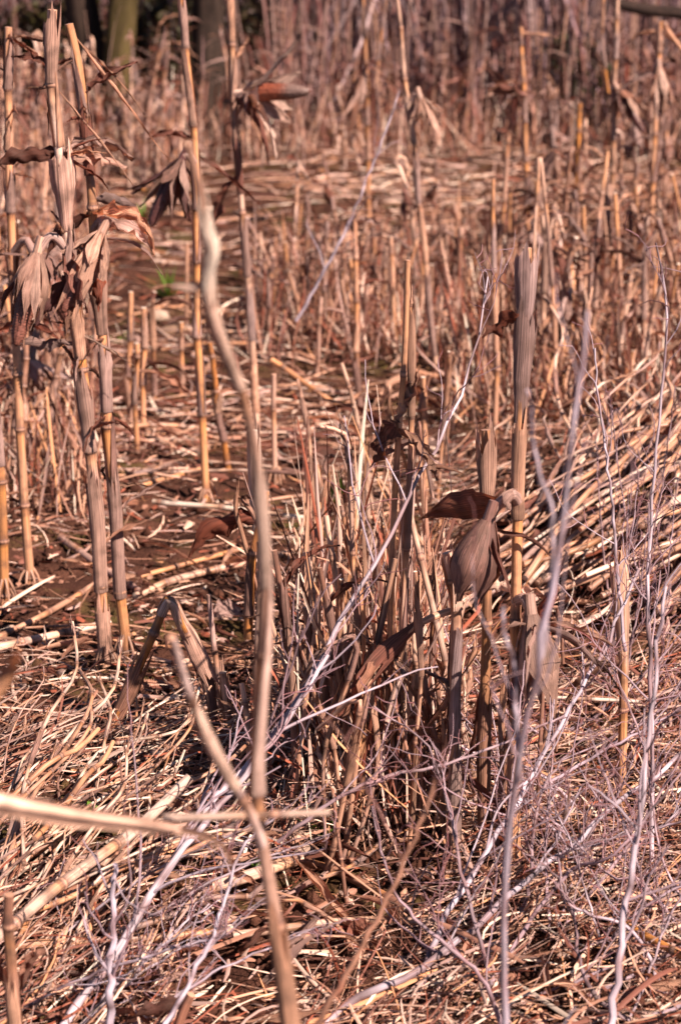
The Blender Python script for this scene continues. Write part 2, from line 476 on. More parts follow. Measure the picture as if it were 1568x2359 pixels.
def prop_roots(parent, org, b, r, n=7):
    for k in range(n):
        a = 2 * np.pi * k / n + random.gauss(0, 0.2); d = np.array((math.cos(a), math.sin(a), 0))
        h = random.uniform(0.035, 0.06)
        p = resample([b + d * r * 0.7 + np.array((0, 0, h)), b + d * (r + 0.010) + np.array((0, 0, h * 0.55)), b + d * (r + 0.022) + np.array((0, 0, -0.015))], 6)
        mb = MB(); tube(mb, p, np.linspace(0.0032, 0.0022, 6), 6, jit(TAN * 0.8, 0.1)); mb.build('root', M['stem'], parent, org)

def stalk(label, path, r0, r1, name='corn_stalk', cat='corn stalk', group=None, Y=None, lean=0.0, spacing=0.15, sheaths=None, leaves=None, auto_leaves=0,
          ears=(), roots=False, tint=None, world=None, splits=True, ns=12, cut=False, seg=0.02, ground=True, rpow=1.0, glow=0.55, leaf_k=1.0):
    """a maize stalk; path holds (px, py[, extra depth]) from the base to the tip"""
    global RNG
    if label != 'x':
        keep_r = random.getstate(); keep_n = RNG; k_ = zlib.crc32(label.encode()); random.seed(k_); RNG = np.random.default_rng(k_)
    if world is None:
        if Y is None:
            b = G(path[0][0], path[0][1]); Y = b[1]
        pts = []
        h = len(path) - 1
        for i, q in enumerate(path):
            pts.append(at(q[0], q[1], Y + lean * i / h + (q[2] if len(q) > 2 else 0)))
        if ground: pts[0] = pts[0] + (pts[0] - pts[1]) / np.linalg.norm(pts[1] - pts[0]) * 0.025
    else:
        pts = [np.asarray(q, float) for q in world]
    org = pts[0].copy()
    L0 = arclen(resample(pts, 60))[-1]
    n = max(10, int(L0 / seg))
    p = resample(pts, n); s = arclen(p); L = s[-1]
    nodes = []; x = random.uniform(0.03, 0.07) if ground else spacing * random.random()
    while x < L - 0.01:
        nodes.append(x); x += spacing * random.uniform(0.75, 1.2)
    nodes = np.array(nodes)
    # slight kink at each node
    z = RNG.normal(0, 0.0025, (len(nodes) + 2, 3)); z[:, 2] = 0
    zz = np.stack([np.interp(s, np.concatenate(([0], nodes, [L])), z[:, k]) for k in range(3)], 1)
    p = p + zz * (seg < 0.05)
    # extra rings tight around the nodes
    cols = [jit(tint if tint is not None else random.choice((TAN, TAN, PALE * 0.9, ORANGE, mixc(TAN, ORANGE, 0.5), GREY)), 0.1) for _ in range(len(nodes) + 2)]
    xs = np.unique(np.concatenate([s] + [[a - 0.009, a - 0.004, a, a + 0.004, a + 0.009] for a in nodes])) if len(nodes) else s
    xs = xs[(xs >= 0) & (xs <= L)]
    p2 = np.stack([np.interp(xs, s, p[:, k]) for k in range(3)], 1)
    r, c = stem_profile(p2, r0, r1, nodes, cols, rpow, glow)
    root = empty(name, org, label, cat, group)
    mb = MB(); tube(mb, p2, r, ns, c, capcol=CREAM if cut else TAN, wob=0.012); mb.build('stem', M['stem'], root, org)
    s2 = arclen(p2)
    for a in nodes:
        node_part(root, org, p2, s2, r, a, ns)
    if sheaths is None:
        sheaths = []
        for k, a in enumerate(nodes):
            if random.random() < 0.62:
                nx = nodes[k + 1] if k + 1 < len(nodes) else L
                sheaths.append((a / L, min(0.995, (a + (nx - a) * random.uniform(0.45, 0.97)) / L), random.choice((0.0, 0.001, 0.002, 0.005)) * r0 / .01, random.uniform(0, 6.28), None))
    tops = []
    for sh in sheaths:
        f0, f1, fl, az, co = sh[:5]
        flat = sh[5] if len(sh) > 5 else 1.0
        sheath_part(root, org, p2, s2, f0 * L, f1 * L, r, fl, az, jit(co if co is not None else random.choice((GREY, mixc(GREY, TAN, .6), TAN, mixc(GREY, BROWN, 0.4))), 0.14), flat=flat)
        tops.append((f1, az))
    def pt(f): return np.array([np.interp(f * L, s2, p2[:, k]) for k in range(3)])
    for _ in range(auto_leaves):
        f, az = random.choice(tops) if tops and random.random() < 0.7 else (random.uniform(0.15, 0.95), random.uniform(0, 6.28))
        ks = min(1.0, r0 / .0078) * leaf_k; leaf_part(root, pt(f), org, random.uniform(0, 6.28), random.uniform(0.08, 0.26) * ks, random.uniform(0.010, 0.032) * ks, random.uniform(-0.4, 0.9), random.uniform(0.15, 0.45), random.uniform(1.2, 4.0), random.uniform(-2, 2))
    for lf in (leaves or []):
        d = dict(lf); f = d.pop('f'); leaf_part(root, pt(f), org, **d)
    for er in ears:
        d = dict(er); f = d.pop('f'); off = np.array(d.pop('off', (0, 0, 0)))
        sh = d.pop('shank', None)
        o = pt(f) + off
        if sh is not None:
            mb = MB(); tube(mb, resample([pt(f)] + [pt(f) + np.array(q) for q in sh], 10), np.linspace(0.009, 0.008, 10), 8, jit(GREY, 0.1)); mb.build('shank', M['stem'], root, org)
            o = pt(f) + np.array(sh[-1])
        ear_part(root, org, o, **d)
    if roots: prop_roots(root, org, pts[0] + nrm(pts[1] - pts[0]) * 0.02, r0)
    if label != 'x': random.setstate(keep_r); RNG = keep_n
    return root

def copy_tree(o, parent=None):
    c = o.copy(); COL.objects.link(c)
    if parent is not None: c.parent = parent
    for ch in o.children: copy_tree(ch, c)
    return c

def remove_tree(o):
    for ch in list(o.children): remove_tree(ch)
    bpy.data.objects.remove(o)

# ------------------------------------------------------------------ the ground
def build_ground():
    def sheet(xs, ys, dz=0.0):
        X, Y = np.meshgrid(xs, ys)
        Z = gz(X, Y)
        if dz:
            Z = Z + dz * np.array([[(mnoise.fractal(Vector((x * 9, y * 9, 0)), 1.0, 2.0, 4) + .45 * mnoise.noise(Vector((x * 34, y * 34, 3)))) for x in xs] for y in ys])
        return np.stack((X, Y, Z), -1)
    xs = np.concatenate((-np.geomspace(300, 2.2, 26), np.linspace(-2.1, 2.1, 260), np.geomspace(2.2, 300, 26)))
    ys = np.concatenate((np.linspace(-300, 1.2, 14)[:-1], np.linspace(1.2, 7, 330), np.linspace(7.06, 17, 130), np.geomspace(17.3, 600, 40)))
    mb = MB(); V = sheet(xs, ys, 0.02)
    grid(mb, V, TAN)
    o = mb.build('ground', M['soil'])
    tag(o, 'bare brown field soil with mossy patches between the straw', None, None, 'structure')
build_ground()

PI = math.pi
# ------------------------------------------------------------------ the stalks one can tell apart, near to far
def heroes():
    # --- blurred stalk close to the camera
    stalk('tall bent maize stalk standing closest to the camera, its tip curving over to one side',
          [(790, 3240), (735, 2800), (690, 2480), (655, 2250), (622, 2030), (603, 1850), (600, 1600), (607, 1350), (590, 1090, -.03), (556, 920, -.05), (515, 820, -.07), (482, 730, -.09), (472, 640, -.1), (480, 570, -.11), (462, 510, -.12), (455, 430, -.13), (432, 330, -.15)],
          0.0138, 0.0036, rpow=2.2, Y=1.88, spacing=0.14, tint=mixc(TAN, GREY, 0.35),
          sheaths=[(0.06, 0.26, 0.002, 4.2, mixc(TAN, PALE, 0.4)), (0.31, 0.42, 0.0006, 1.0, TAN), (0.52, 0.66, 0.001, 2.5, mixc(GREY, PALE, .4)), (0.67, 0.76, 0.0012, 0.5, PALE), (0.82, .90, 0.0015, 2, PALE), (0.89, .95, 0.002, 2, CREAM)],
          leaves=[dict(f=0.9, az=PI, L=0.035, w=0.012, elev=0.2, droop=0.5, c=PALE)])
    stalk('pale blurred side shoot rising from the front of the tall bent stalk',
          [(612, 1950), (580, 1870), (500, 1740), (440, 1620), (412, 1520), (400, 1470)], 0.0046, 0.0034, name='side_shoot', cat='shoot', Y=1.84, lean=-0.12, tint=mixc(PALE, WEED, 0.4), sheaths=[(0.3, 0.6, 0.001, 1, PALE)], ground=False)
    stalk('thin pale stick lying level across the front of the tall bent stalk',
          [(380, 1885), (520, 1880), (640, 1876), (765, 1872)], 0.0042, 0.003, name='dry_stick', cat='stick', Y=1.862, tint=PALE * 0.8, sheaths=[], ground=False)
    # level leaf at the left edge
    b0 = at(-150, 1800, 1.57); org = np.array((b0[0] + .03, 1.60, float(gz(b0[0], 1.6))))
    r = empty('corn_stalk', org, 'maize stalk beside the left edge whose long pale leaf arches in level, out of focus', 'corn stalk')
    mb = MB(); p = resample([org + np.array((0, 0, -.03)), org + np.array((-.02, 0, .45)), b0 + np.array((0, .004, -.02)), at(-118, 1690, 1.58)], 30)
    tube(mb, p, np.linspace(.012, .007, 30), 12, mixc(TAN, ORANGE, .3), wob=.012); mb.build('stem', M['stem'], r, org)
    p = resample([b0, at(0, 1838, 1.57), at(160, 1866, 1.60), at(330, 1890, 1.63), at(460, 1915, 1.66), at(520, 1950, 1.67), at(535, 1995, 1.68)], 24); f = np.linspace(0, 1, 24)
    mb = MB(); blade(mb, p, 0.029 * (1 - 0.75 * smooth(0.4, 1, f)), 2.6, 0.3 + 0.5 * f, mixc(PALE, ORANGE, 0.2), 7, 0.1, side=(0, .3, 1)); lf = mb.build('leaf', M['leaf'], r, org)
    mb = MB(); tube(mb, p[:18] + np.array((0, -0.004, 0.0)), np.linspace(0.0085, 0.0032, 18), 10, mixc(PALE, ORANGE, .15)); mr = mb.build('midrib', M['stem'], r, org); mr.parent = lf
    p = resample([at(-120, 1695, 1.58), at(-30, 1600, 1.62), at(20, 1545, 1.63), at(50, 1490, 1.60)], 12); f = np.linspace(0, 1, 12)
    mb = MB(); blade(mb, p, 0.029 * (1 - 0.9 * smooth(0.3, 1, f)), 1.2, 0.5 * f, mixc(TAN, ORANGE, 0.4), 6, 0.1, side=(1, .3, .5)); mb.build('leaf', M['leaf'], r, org)

    # --- pair of tall stalks at left
    stalk('tall maize stalk with a wide grey sheath, the front one of the tall left pair',
          [(246, 1535), (228, 1250), (206, 1000), (182, 800), (163, 620), (150, 450), (140, 330), (126, 180), (121, 22)], 0.0115, 0.009, spacing=0.17,
          sheaths=[(0.03, 0.11, 0.001, 0.5, mixc(GREY, TAN, .5)), (0.14, 0.31, 0.002, 0.2, mixc(GREY, TAN, .4)), (0.36, 0.48, 0.0035, 5.5, mixc(GREY, TAN, .4)), (0.50, 0.58, 0.003, 1, TAN), (0.60, 0.68, 0.003, 2, GREY), (0.69, 0.795, 0.011, 0.3, mixc(GREY, TAN, .3)), (0.81, 0.89, 0.001, 3, TAN), (0.9, 0.99, 0.004, 0.2, mixc(GREY, TAN, .5))],
          leaves=[dict(f=0.79, az=0.2, L=0.13, w=0.04, elev=0.3, droop=0.35, curl=2.2, c=mixc(GREY, TAN, .4)), dict(f=0.79, az=0.5, L=0.16, w=0.045, elev=0.5, droop=0.4, curl=3, c=GREY),
                  dict(f=0.80, az=PI, L=0.13, w=0.044, elev=0.1, droop=0.25, curl=2, c=BROWN), dict(f=0.66, az=-1.2, L=0.13, w=0.04, elev=-0.8, droop=0.3, curl=2, c=BROWN),
                  dict(f=0.62, az=PI + .3, L=0.13, w=0.04, elev=-0.6, droop=0.4, curl=2, c=DARK * 1.6), dict(f=0.52, az=PI, L=0.13, w=0.028, elev=0.05, droop=0.02, curl=2.2, c=GREY, wob=.03),
                  dict(f=0.54, az=0, L=0.13, w=0.012, elev=-0.55, droop=0.0, curl=4, c=PALE, wob=.02), dict(f=0.9, az=0.1, L=0.24, w=0.010, elev=-0.9, droop=0.02, curl=4, c=TAN, wob=.02)],
          ears=[dict(f=0.66, ax=np.array((-0.25, -0.2, -1.0)), L=0.15, rad=0.03, nh=6, opened=0.14, col=mixc(GREY, TAN, 0.6), shank=[(-0.03, -0.01, 0.03), (-0.055, -0.02, 0.0)], cob=BROWN)], roots=True, auto_leaves=16, leaf_k=.62)
    stalk('tall leafy maize stalk with curled husks, the rear one of the tall left pair',
          [(292, 1515), (268, 1230), (246, 950), (230, 750), (216, 580), (207, 450), (192, 300), (178, 150), (160, 55)], 0.0112, 0.008, spacing=0.165, tint=mixc(TAN, ORANGE, 0.5), roots=True, auto_leaves=18, leaf_k=.62,
          sheaths=[(0.12, 0.3, 0.001, 1, GREY), (0.31, 0.41, 0.001, 3, mixc(GREY, BROWN, .5)), (0.42, 0.53, 0.001, 1, GREY), (0.54, 0.645, 0.008, 0.5, mixc(GREY, TAN, .4)), (0.78, 0.86, 0.003, 1, BROWN), (0.87, 0.95, 0.002, 4, GREY)],
          leaves=[dict(f=0.70, az=0.1, L=0.13, w=0.040, elev=0.2, droop=0.5, curl=2.2, c=GREY), dict(f=0.72, az=-0.6, L=0.18, w=0.05, elev=0.4, droop=0.5, curl=3, c=TAN), dict(f=0.74, az=0.6, L=0.13, w=0.04, elev=0.1, droop=0.5, curl=2.8, c=GREY),
                  dict(f=0.72, az=PI, L=0.13, w=0.04, elev=-0.3, droop=0.4, curl=2, c=BROWN), dict(f=0.66, az=-1.5, L=0.13, w=0.04, elev=-0.5, droop=0.3, curl=2, c=RUST), dict(f=0.9, az=0.2, L=0.12, w=0.03, elev=0.6, droop=0.1, curl=2, c=BROWN),
                  dict(f=0.98, az=0.2, L=0.2, w=0.012, elev=-0.7, droop=0.1, curl=4, c=TAN, wob=.03), dict(f=0.99, az=0.1, L=0.3, w=0.012, elev=-0.95, droop=0.0, curl=4, c=TAN, wob=.02)],
          ears=[dict(f=0.70, ax=np.array((-0.4, -0.3, -0.8)), L=0.14, rad=0.03, nh=6, opened=0.2, col=mixc(GREY, TAN, 0.6), shank=[(0.02, -0.02, 0.02), (0.02, -0.045, 0.0)], cob=BROWN)])
    stalk('tall orange banded maize stalk by the left edge, straight and bare low down',
          [(66, 1345), (51, 1050), (36, 800), (30, 650), (20, 400), (23, 200), (17, 62)], 0.0105, 0.008, spacing=0.16, tint=mixc(TAN, ORANGE, 0.25), glow=.4, roots=True, auto_leaves=16, leaf_k=.65,
          ears=[dict(f=0.62, ax=np.array((0.5, -0.4, -0.8)), L=0.18, rad=0.032, nh=6, opened=0.25, col=mixc(GREY, BROWN, 0.4), shank=[(0.03, -0.02, 0.03), (0.05, -0.04, 0.01)], cob=BROWN)])
    stalk('orange lower part of a maize stalk cut off by the left edge',
          [(12, 1385), (2, 1150), (-10, 900), (-25, 640)], 0.0115, 0.009, tint=mixc(ORANGE, TAN, .35) * .9, spacing=0.14, roots=True, sheaths=[(0.45, 0.6, 0.002, 1, GREY)], auto_leaves=2)
    # --- second line
    stalk('tall maize stalk with a dark drooping ear, rising behind the blurred stalk tip',
          [(478, 1155), (470, 1000), (463, 850), (455, 720), (448, 500), (445, 330), (436, 200), (427, 80), (415, -60)], 0.0098, 0.007, spacing=0.17, tint=mixc(TAN, ORANGE, 0.5), roots=True,
          ears=[dict(f=0.665, ax=np.array((-0.45, -0.1, -0.9)), L=0.15, rad=0.03, nh=6, opened=0.7, col=DARK * 1.7, shank=[(-0.02, -0.01, 0.02), (-0.03, -0.01, 0.01)], cob=DARK * 1.5)],
          leaves=[dict(f=0.68, az=0.1, L=0.22, w=0.02, elev=-0.6, droop=0.05, curl=3, c=BROWN, wob=0.03), dict(f=0.7, az=PI, L=0.12, w=0.03, elev=0.5, droop=0.4, curl=2.5, c=BROWN)])
    stalk('short orange jointed stalk leaning beside the base of the dark eared stalk', [(527, 1092), (506, 960), (492, 860), (484, 790)], 0.0085, 0.007, spacing=0.08, tint=mixc(ORANGE, RUST, 0.3))
    stalk('tall maize stalk carrying a half husked rusty red ear that points to the side',
          [(590, 1010), (581, 800), (566, 600), (551, 400), (541, 250), (535, 120), (527, -40)], 0.0100, 0.0072, spacing=0.165, tint=mixc(TAN, PALE, 0.4), roots=True,
          sheaths=[(0.08, 0.2, 0, 1, TAN), (0.24, 0.36, 0.001, 2, GREY), (0.38, 0.5, 0.002, 1, GREY), (0.56, 0.68, 0.003, 2, BROWN), (0.70, 0.86, 0.004, 2.6, mixc(GREY, TAN, .4)), (0.88, 0.99, 0.002, 1, TAN)],
          ears=[dict(f=0.775, ax=np.array((1.0, -0.25, 0.04)), L=0.115, rad=0.036, nh=7, opened=1.3, col=mixc(PALE, GREY, 0.45), cob=RUST * 0.75, cob_c2=GREY * 0.45, cob_len=1.45, shank=[(0.02, -0.01, -0.01), (0.03, -0.012, 0.0)], rags=5)],
          leaves=[dict(f=0.77, az=-0.4, L=0.2, w=0.035, elev=-0.4, droop=0.5, curl=2.2, c=BROWN), dict(f=0.76, az=0.2, L=0.22, w=0.03, elev=-0.6, droop=0.5, curl=2.5, c=DARK * 1.7), dict(f=0.6, az=PI, L=0.18, w=0.045, elev=-0.8, droop=0.3, curl=2, c=BROWN), dict(f=0.84, az=0.4, L=0.08, w=0.02, elev=0.9, droop=0, curl=2, c=TAN)])
    stalk('slim leaning maize stalk with a small pale curled ear at head height, in the middle',
          [(1012, 892), (986, 680), (966, 470), (946, 270), (926, 110), (910, -40)], 0.0082, 0.006, spacing=0.18, tint=mixc(TAN, PALE, 0.3),
          ears=[dict(f=0.70, ax=np.array((0.25, -0.2, -1)), L=0.11, rad=0.027, nh=6, opened=0.35, col=mixc(GREY, TAN, 0.6), shank=[(0.012, -0.01, 0.05), (0.03, -0.02, 0.045)])],
          sheaths=[(0.1, 0.3, 0.002, 1, GREY), (0.33, 0.46, 0.001, 2, TAN), (0.48, 0.58, 0.003, 0.5, GREY), (0.62, 0.72, 0.006, 0.2, mixc(TAN, PALE, .5))])
    # --- focus group
    stalk('tallest sharp maize stalk at right with two broad split sheaths above a hanging husk',
          [(1178, 2010), (1184, 1500), (1190, 1150), (1200, 950), (1211, 770), (1217, 572)], 0.0092, 0.0068, spacing=0.2, tint=mixc(TAN, ORANGE, 0.35), roots=True,
          sheaths=[(0.13, 0.24, 0.001, 1, mixc(TAN, GREY, .5)), (0.30, 0.37, 0.002, 2, BROWN), (0.60, 0.735, 0.0015, 0.2, TAN), (0.745, 0.90, 0.006, 0.1, mixc(GREY, BROWN, .2), 0.75), (0.862, 0.998, 0.0105, 0.05, mixc(GREY, WEED, .25), 0.7)],
          ears=[dict(f=0.625, ax=np.array((-0.28, -0.12, -1.0)), L=0.14, rad=0.034, nh=6, opened=0.05, col=mixc(GREY, BROWN, 0.75), rags=2, shank=[(-0.012, -0.02, 0.018), (-0.035, -0.03, 0.0), (-0.045, -0.035, -0.018)]),
                dict(f=0.47, ax=np.array((0.10, -0.2, -1.0)), L=0.15, rad=0.030, nh=6, opened=0.1, col=mixc(BROWN, PALE, 0.35), rags=5, shank=[(0.012, -0.02, 0.01), (0.02, -0.03, -0.01)])],
          leaves=[dict(f=0.62, az=2.5, L=0.19, w=0.05, elev=-0.1, droop=0.10, curl=1.2, twist=0.4, c=mixc(RUST, TAN, .25), wob=.04), dict(f=0.485, az=0.2, L=0.07, w=0.026, elev=0.1, droop=0.6, curl=3, c=PALE * .8), dict(f=0.485, az=PI, L=0.05, w=0.03, elev=0.2, droop=0.3, curl=2.5, c=PALE * .8),
                  dict(f=0.36, az=0.0, L=0.2, w=0.045, elev=1.2, droop=0.0, curl=2.4, twist=0.3, c=RUST * 0.7, wob=.03), dict(f=0.63, az=-1.9, L=0.07, w=0.03, elev=0.4, droop=0.6, curl=2.5, c=GREY), dict(f=0.9, az=PI, L=0.07, w=0.04, elev=-0.2, droop=0.4, curl=2.5, c=RUST),
                  dict(f=0.1, az=2.5, L=0.25, w=0.02, elev=0.9, droop=0.45, curl=2.5, c=BROWN)])
    stalk('sharp broken maize stalk with a side branch hanging down to the left',
          [(1052, 1985), (1047, 1600), (1047, 1410), (1040, 1350), (1030, 1275)], 0.0085, 0.0078, spacing=0.19, tint=mixc(TAN, GREY, 0.5), roots=True,
          sheaths=[(0.05, 0.4, 0.001, 1, GREY), (0.42, 0.8, 0.001, 2, mixc(GREY, WEED, .3)), (0.83, 0.99, 0.003, 2.5, mixc(TAN, PALE, .5))])
    stalk('bent branch with a long dark drooping sheath, hanging off the sharp broken stalk',
          [(1046, 1405), (1005, 1418), (950, 1445), (880, 1515), (820, 1600)], 0.006, 0.004, name='bent_branch', cat='branch', Y=3.16, lean=-0.05, tint=TAN, ground=False,
          sheaths=[(0.28, 0.75, 0.009, 1, BROWN, 0.6)], leaves=[dict(f=0.7, az=PI, L=0.16, w=0.03, elev=-0.8, droop=0.05, curl=2.5, c=BROWN), dict(f=0.6, az=PI + .5, L=0.13, w=0.03, elev=-0.7, droop=0.1, curl=2.5, c=mixc(BROWN, TAN, .4))])
    stalk('sharp maize stalk behind the hanging husk, its top split open like a brush',
          [(1114, 1965), (1117, 1600), (1120, 1330), (1122, 1150), (1115, 990)], 0.0082, 0.007, spacing=0.2, tint=mixc(ORANGE, TAN, 0.6) * .8, roots=True,
          sheaths=[(0.05, 0.4, 0.002, 1, mixc(TAN, BROWN, .5)), (0.80, 0.99, 0.009, 0.3, mixc(TAN, GREY, .4), 0.7), (0.82, 0.995, 0.006, 3.3, mixc(TAN, GREY, .6), 0.7)],
          leaves=[dict(f=0.55, az=1.8, L=0.3, w=0.022, elev=-1.3, droop=0.0, curl=3, c=BROWN, wob=.03)])
    # --- tall thin ones out of the centre clump
    stalk('slim maize stalk with an orange triangular bract, tallest of the centre clump',
          [(884, 1895), (896, 1500), (912, 1150), (921, 950), (931, 780), (938, 598)], 0.0062, 0.0042, spacing=0.21, tint=mixc(TAN, ORANGE, 0.3),
          leaves=[dict(f=0.735, az=PI + .3, L=0.08, w=0.05, elev=-0.9, droop=0.2, curl=1.2, c=mixc(RUST, TAN, .5), wob=.04), dict(f=0.735, az=0.4, L=0.09, w=0.022, elev=1.3, droop=0, curl=2.5, c=GREY, wob=.05), dict(f=0.735, az=0.2, L=0.09, w=0.03, elev=1.2, droop=-0.05, curl=2.5, c=TAN, wob=.05), dict(f=.72, az=-.5, L=.1, w=.03, elev=-.5, droop=.5, c=TAN)])
    stalk('straight slim stalk close behind the triangular bract in the centre clump', [(915, 1890), (925, 1500), (945, 1100), (950, 900), (940, 640)], 0.0055, 0.004, spacing=0.2, tint=mixc(TAN, PALE, 0.4), auto_leaves=2)
    stalk('white capped cut stalk standing right of the triangular bract', [(972, 1160), (973, 1020), (972, 868)], 0.0080, 0.0074, spacing=0.3, tint=mixc(TAN, ORANGE, 0.2), cut=True, sheaths=[])
    stalk('drooping topped thin stalk with a ragged tassel left of the centre clump', [(842, 1870), (826, 1500), (815, 1250), (803, 1120), (795, 1010), (770, 990), (735, 982)], 0.0055, 0.0035, tint=mixc(TAN, GREY, .3), auto_leaves=2)
    stalk('short thick pale stub with a frayed top in the middle of the centre clump', [(900, 1800), (897, 1560), (905, 1330)], 0.0085, 0.008, tint=mixc(PALE, TAN, .4), spacing=0.2)
    # --- mid field singles
    stalk('slim orange stalk rising left of the broad split sheath', [(1143, 985), (1138, 800), (1136, 600), (1138, 412)], 0.0075, 0.0055, spacing=0.2, tint=mixc(TAN, ORANGE, 0.35))
    stalk('short pale stub in front of the slim orange stalk', [(1140, 990), (1143, 900), (1146, 810)], 0.0075, 0.007, tint=TAN, Y=5.6)
    stalk('thin stalk folded over into a narrow peak behind the broad split sheath', [(1285, 960), (1272, 700), (1258, 500), (1243, 358), (1238, 420), (1230, 520), (1226, 590)], 0.0065, 0.0045, spacing=0.22, tint=mixc(TAN, PALE, .3))
    stalk('far tall stalk with a ragged husk tuft, above the folded peak', [(1222, 620), (1212, 420), (1206, 260), (1200, 62)], 0.0118, 0.008, auto_leaves=8, tint=mixc(TAN, ORANGE, .4),
          ears=[dict(f=0.74, ax=np.array((-0.5, -0.2, 0.2)), L=0.14, rad=0.025, nh=6, opened=0.9, col=BROWN, shank=[(-0.01, -.01, 0), (-0.02, -.02, 0)])])
    stalk('far tall stalk with a pale husk and dark ear near the right edge', [(1402, 640), (1410, 400), (1415, 200), (1420, 60), (1421, -60)], 0.0115, 0.008, auto_leaves=6, tint=mixc(TAN, PALE, .3),
          ears=[dict(f=0.6, ax=np.array((0.5, -0.2, -0.8)), L=0.17, rad=0.03, nh=6, opened=0.4, col=mixc(TAN, BROWN, .5), cob=DARK * 1.5, shank=[(-0.01, -.01, 0.05), (0.01, -.02, 0.05)])])
    stalk('thin shoot curving up beside the far pale husk stalk', [(1402, 215), (1390, 150), (1385, 80), (1393, -30)], 0.005, 0.004, name='side_shoot', cat='shoot', Y=8.62, ground=False)
    stalk('far tall stalk with its top folded over towards the right edge', [(1492, 690), (1500, 480), (1508, 300), (1518, 150), (1523, 52), (1540, 75), (1580, 130)], 0.0120, 0.0075, auto_leaves=9, tint=mixc(TAN, ORANGE, .2),
          ears=[dict(f=0.7, ax=np.array((0.1, -0.2, -1)), L=0.17, rad=0.032, nh=6, opened=0.25, col=mixc(GREY, TAN, .5), shank=[(-0.01, -.01, 0.05), (0.0, -.02, 0.05)])])
    stalk('far orange stalk broken off short with a pale splinter beside the far folded stalk', [(1322, 640), (1326, 450), (1331, 330), (1334, 238)], 0.0105, 0.009, tint=ORANGE, spacing=0.2, auto_leaves=1)
    stalk('far stalk with a dark husk bunch, left of the slim leaning stalk', [(850, 540), (849, 360), (846, 200), (838, 60), (838, -40)], 0.0112, 0.007, auto_leaves=6, tint=mixc(TAN, ORANGE, .4),
          ears=[dict(f=0.62, ax=np.array((-0.3, -0.2, -1)), L=0.22, rad=0.032, nh=6, opened=0.3, col=BROWN, shank=[(-0.01, -.01, 0.05), (-0.01, -.02, 0.05)])])
    stalk('thin far shoot leaning beside the dark husk bunch', [(862, 200), (872, 120), (888, 10), (892, -40)], 0.006, 0.005, name='side_shoot', cat='shoot', Y=9.76, ground=False)
    stalk('mid field stalk with a bent leaf cap, in the leafy stubble patch', [(828, 952), (823, 800), (821, 650), (819, 508)], 0.0082, 0.007, auto_leaves=2, tint=mixc(GREY, ORANGE, .4), leaves=[dict(f=.99, az=0, L=.08, w=.03, elev=.3, droop=.5, c=GREY)])
    stalk('stout cut stalk with a pale top, right of the bent leaf cap', [(905, 790), (905, 660), (899, 545)], 0.0085, 0.008, cut=True, auto_leaves=1)
    stalk('bleached cut stub with a frayed pale top beside the blurred stalk', [(601, 1345), (592, 1150), (583, 992)], 0.0090, 0.0085, tint=PALE, cut=True, Y=3.9, sheaths=[(0.4, 0.98, .002, 1, PALE)])
    stalk('lone weathered stalk with frayed roots, right of the blurred stalk', [(636, 1115), (633, 980), (630, 862)], 0.0072, 0.0065, tint=mixc(TAN, GREY, .4), roots=True)
    stalk('leaning twin stalk with a hooked brown leaf behind the blurred stalk', [(575, 1440), (580, 1300), (600, 1200), (612, 1130)], 0.0085, 0.006, tint=mixc(ORANGE, BROWN, .3), Y=3.75, leaves=[dict(f=.8, az=PI, L=.16, w=.05, elev=.2, droop=.5, curl=2, c=mixc(RUST, BROWN, .4))])
    # short stubs left of centre
    k = 0
    for lab, base, top, r, tn in (
            ('short orange stub with a pale tip, nearest of the row left of the bare track', (316, 1045), (314, 790), .0075, mixc(TAN, ORANGE, .4)),
            ('leaning cut stub at the head of the row left of the bare track', (300, 985), (301, 672), .0085, mixc(TAN, ORANGE, .3)),
            ('stub with a flat white cut in the row left of the bare track', (332, 1015), (329, 708), .0085, mixc(TAN, ORANGE, .2)),
            ('darker stub behind the white cut one, left of the bare track', (357, 930), (356, 672), .007, BROWN),
            ('single smooth orange stub standing on the bare track', (420, 905), (417, 742), .0072, mixc(TAN, ORANGE, .4)),
            ('pale bent stub on the far side of the bare track', (432, 760), (430, 560), .0075, TAN)):
        stalk(lab, [base, ((base[0] + top[0]) / 2 + random.uniform(-4, 4), (base[1] + top[1]) / 2), top], r, r * .9, cut=True, tint=tn, auto_leaves=1, spacing=.13)
    # broken stalk folded to an upside down V, front left
    stalk('broken maize stalk folded into an upside down V on the near ground', [(242, 1705), (285, 1610), (322, 1520), (355, 1450), (386, 1378), (412, 1430), (440, 1485), (476, 1560)], 0.0085, 0.0075, tint=mixc(ORANGE, BROWN, .3), spacing=.12,
          sheaths=[(0.02, 0.42, 0.006, 0.5, mixc(BROWN, TAN, .4), .6), (0.66, 0.99, 0.007, 0.2, mixc(TAN, GREY, .5), .55), (0.6, .8, .001, 2, PALE)])
    stalk('red brown topped thin stub right of the folded V stalk', [(512, 1660), (497, 1520), (481, 1370)], 0.0055, 0.0045, tint=mixc(TAN, WEED, .4), spacing=.14)
    stalk('pale cut stub with an oval white end, right of the folded V stalk', [(528, 1715), (522, 1630), (513, 1548)], 0.0075, 0.007, cut=True, tint=mixc(TAN, PALE, .3))
    stalk('leaning grey stub alongside the oval ended stub', [(500, 1705), (490, 1620), (474, 1545)], 0.0068, 0.006, tint=mixc(TAN, WEED, .4))
    stalk('curled sheath stalk among the weeds near the right edge', [(1432, 1875), (1436, 1600), (1432, 1450), (1420, 1270)], 0.0085, 0.006, tint=mixc(TAN, ORANGE, .4), sheaths=[(0.55, 0.98, .006, .4, mixc(TAN, PALE, .3), .7)], leaves=[dict(f=.6, az=PI, L=.12, w=.04, elev=-.2, droop=.4, c=mixc(TAN, BROWN, .5))])
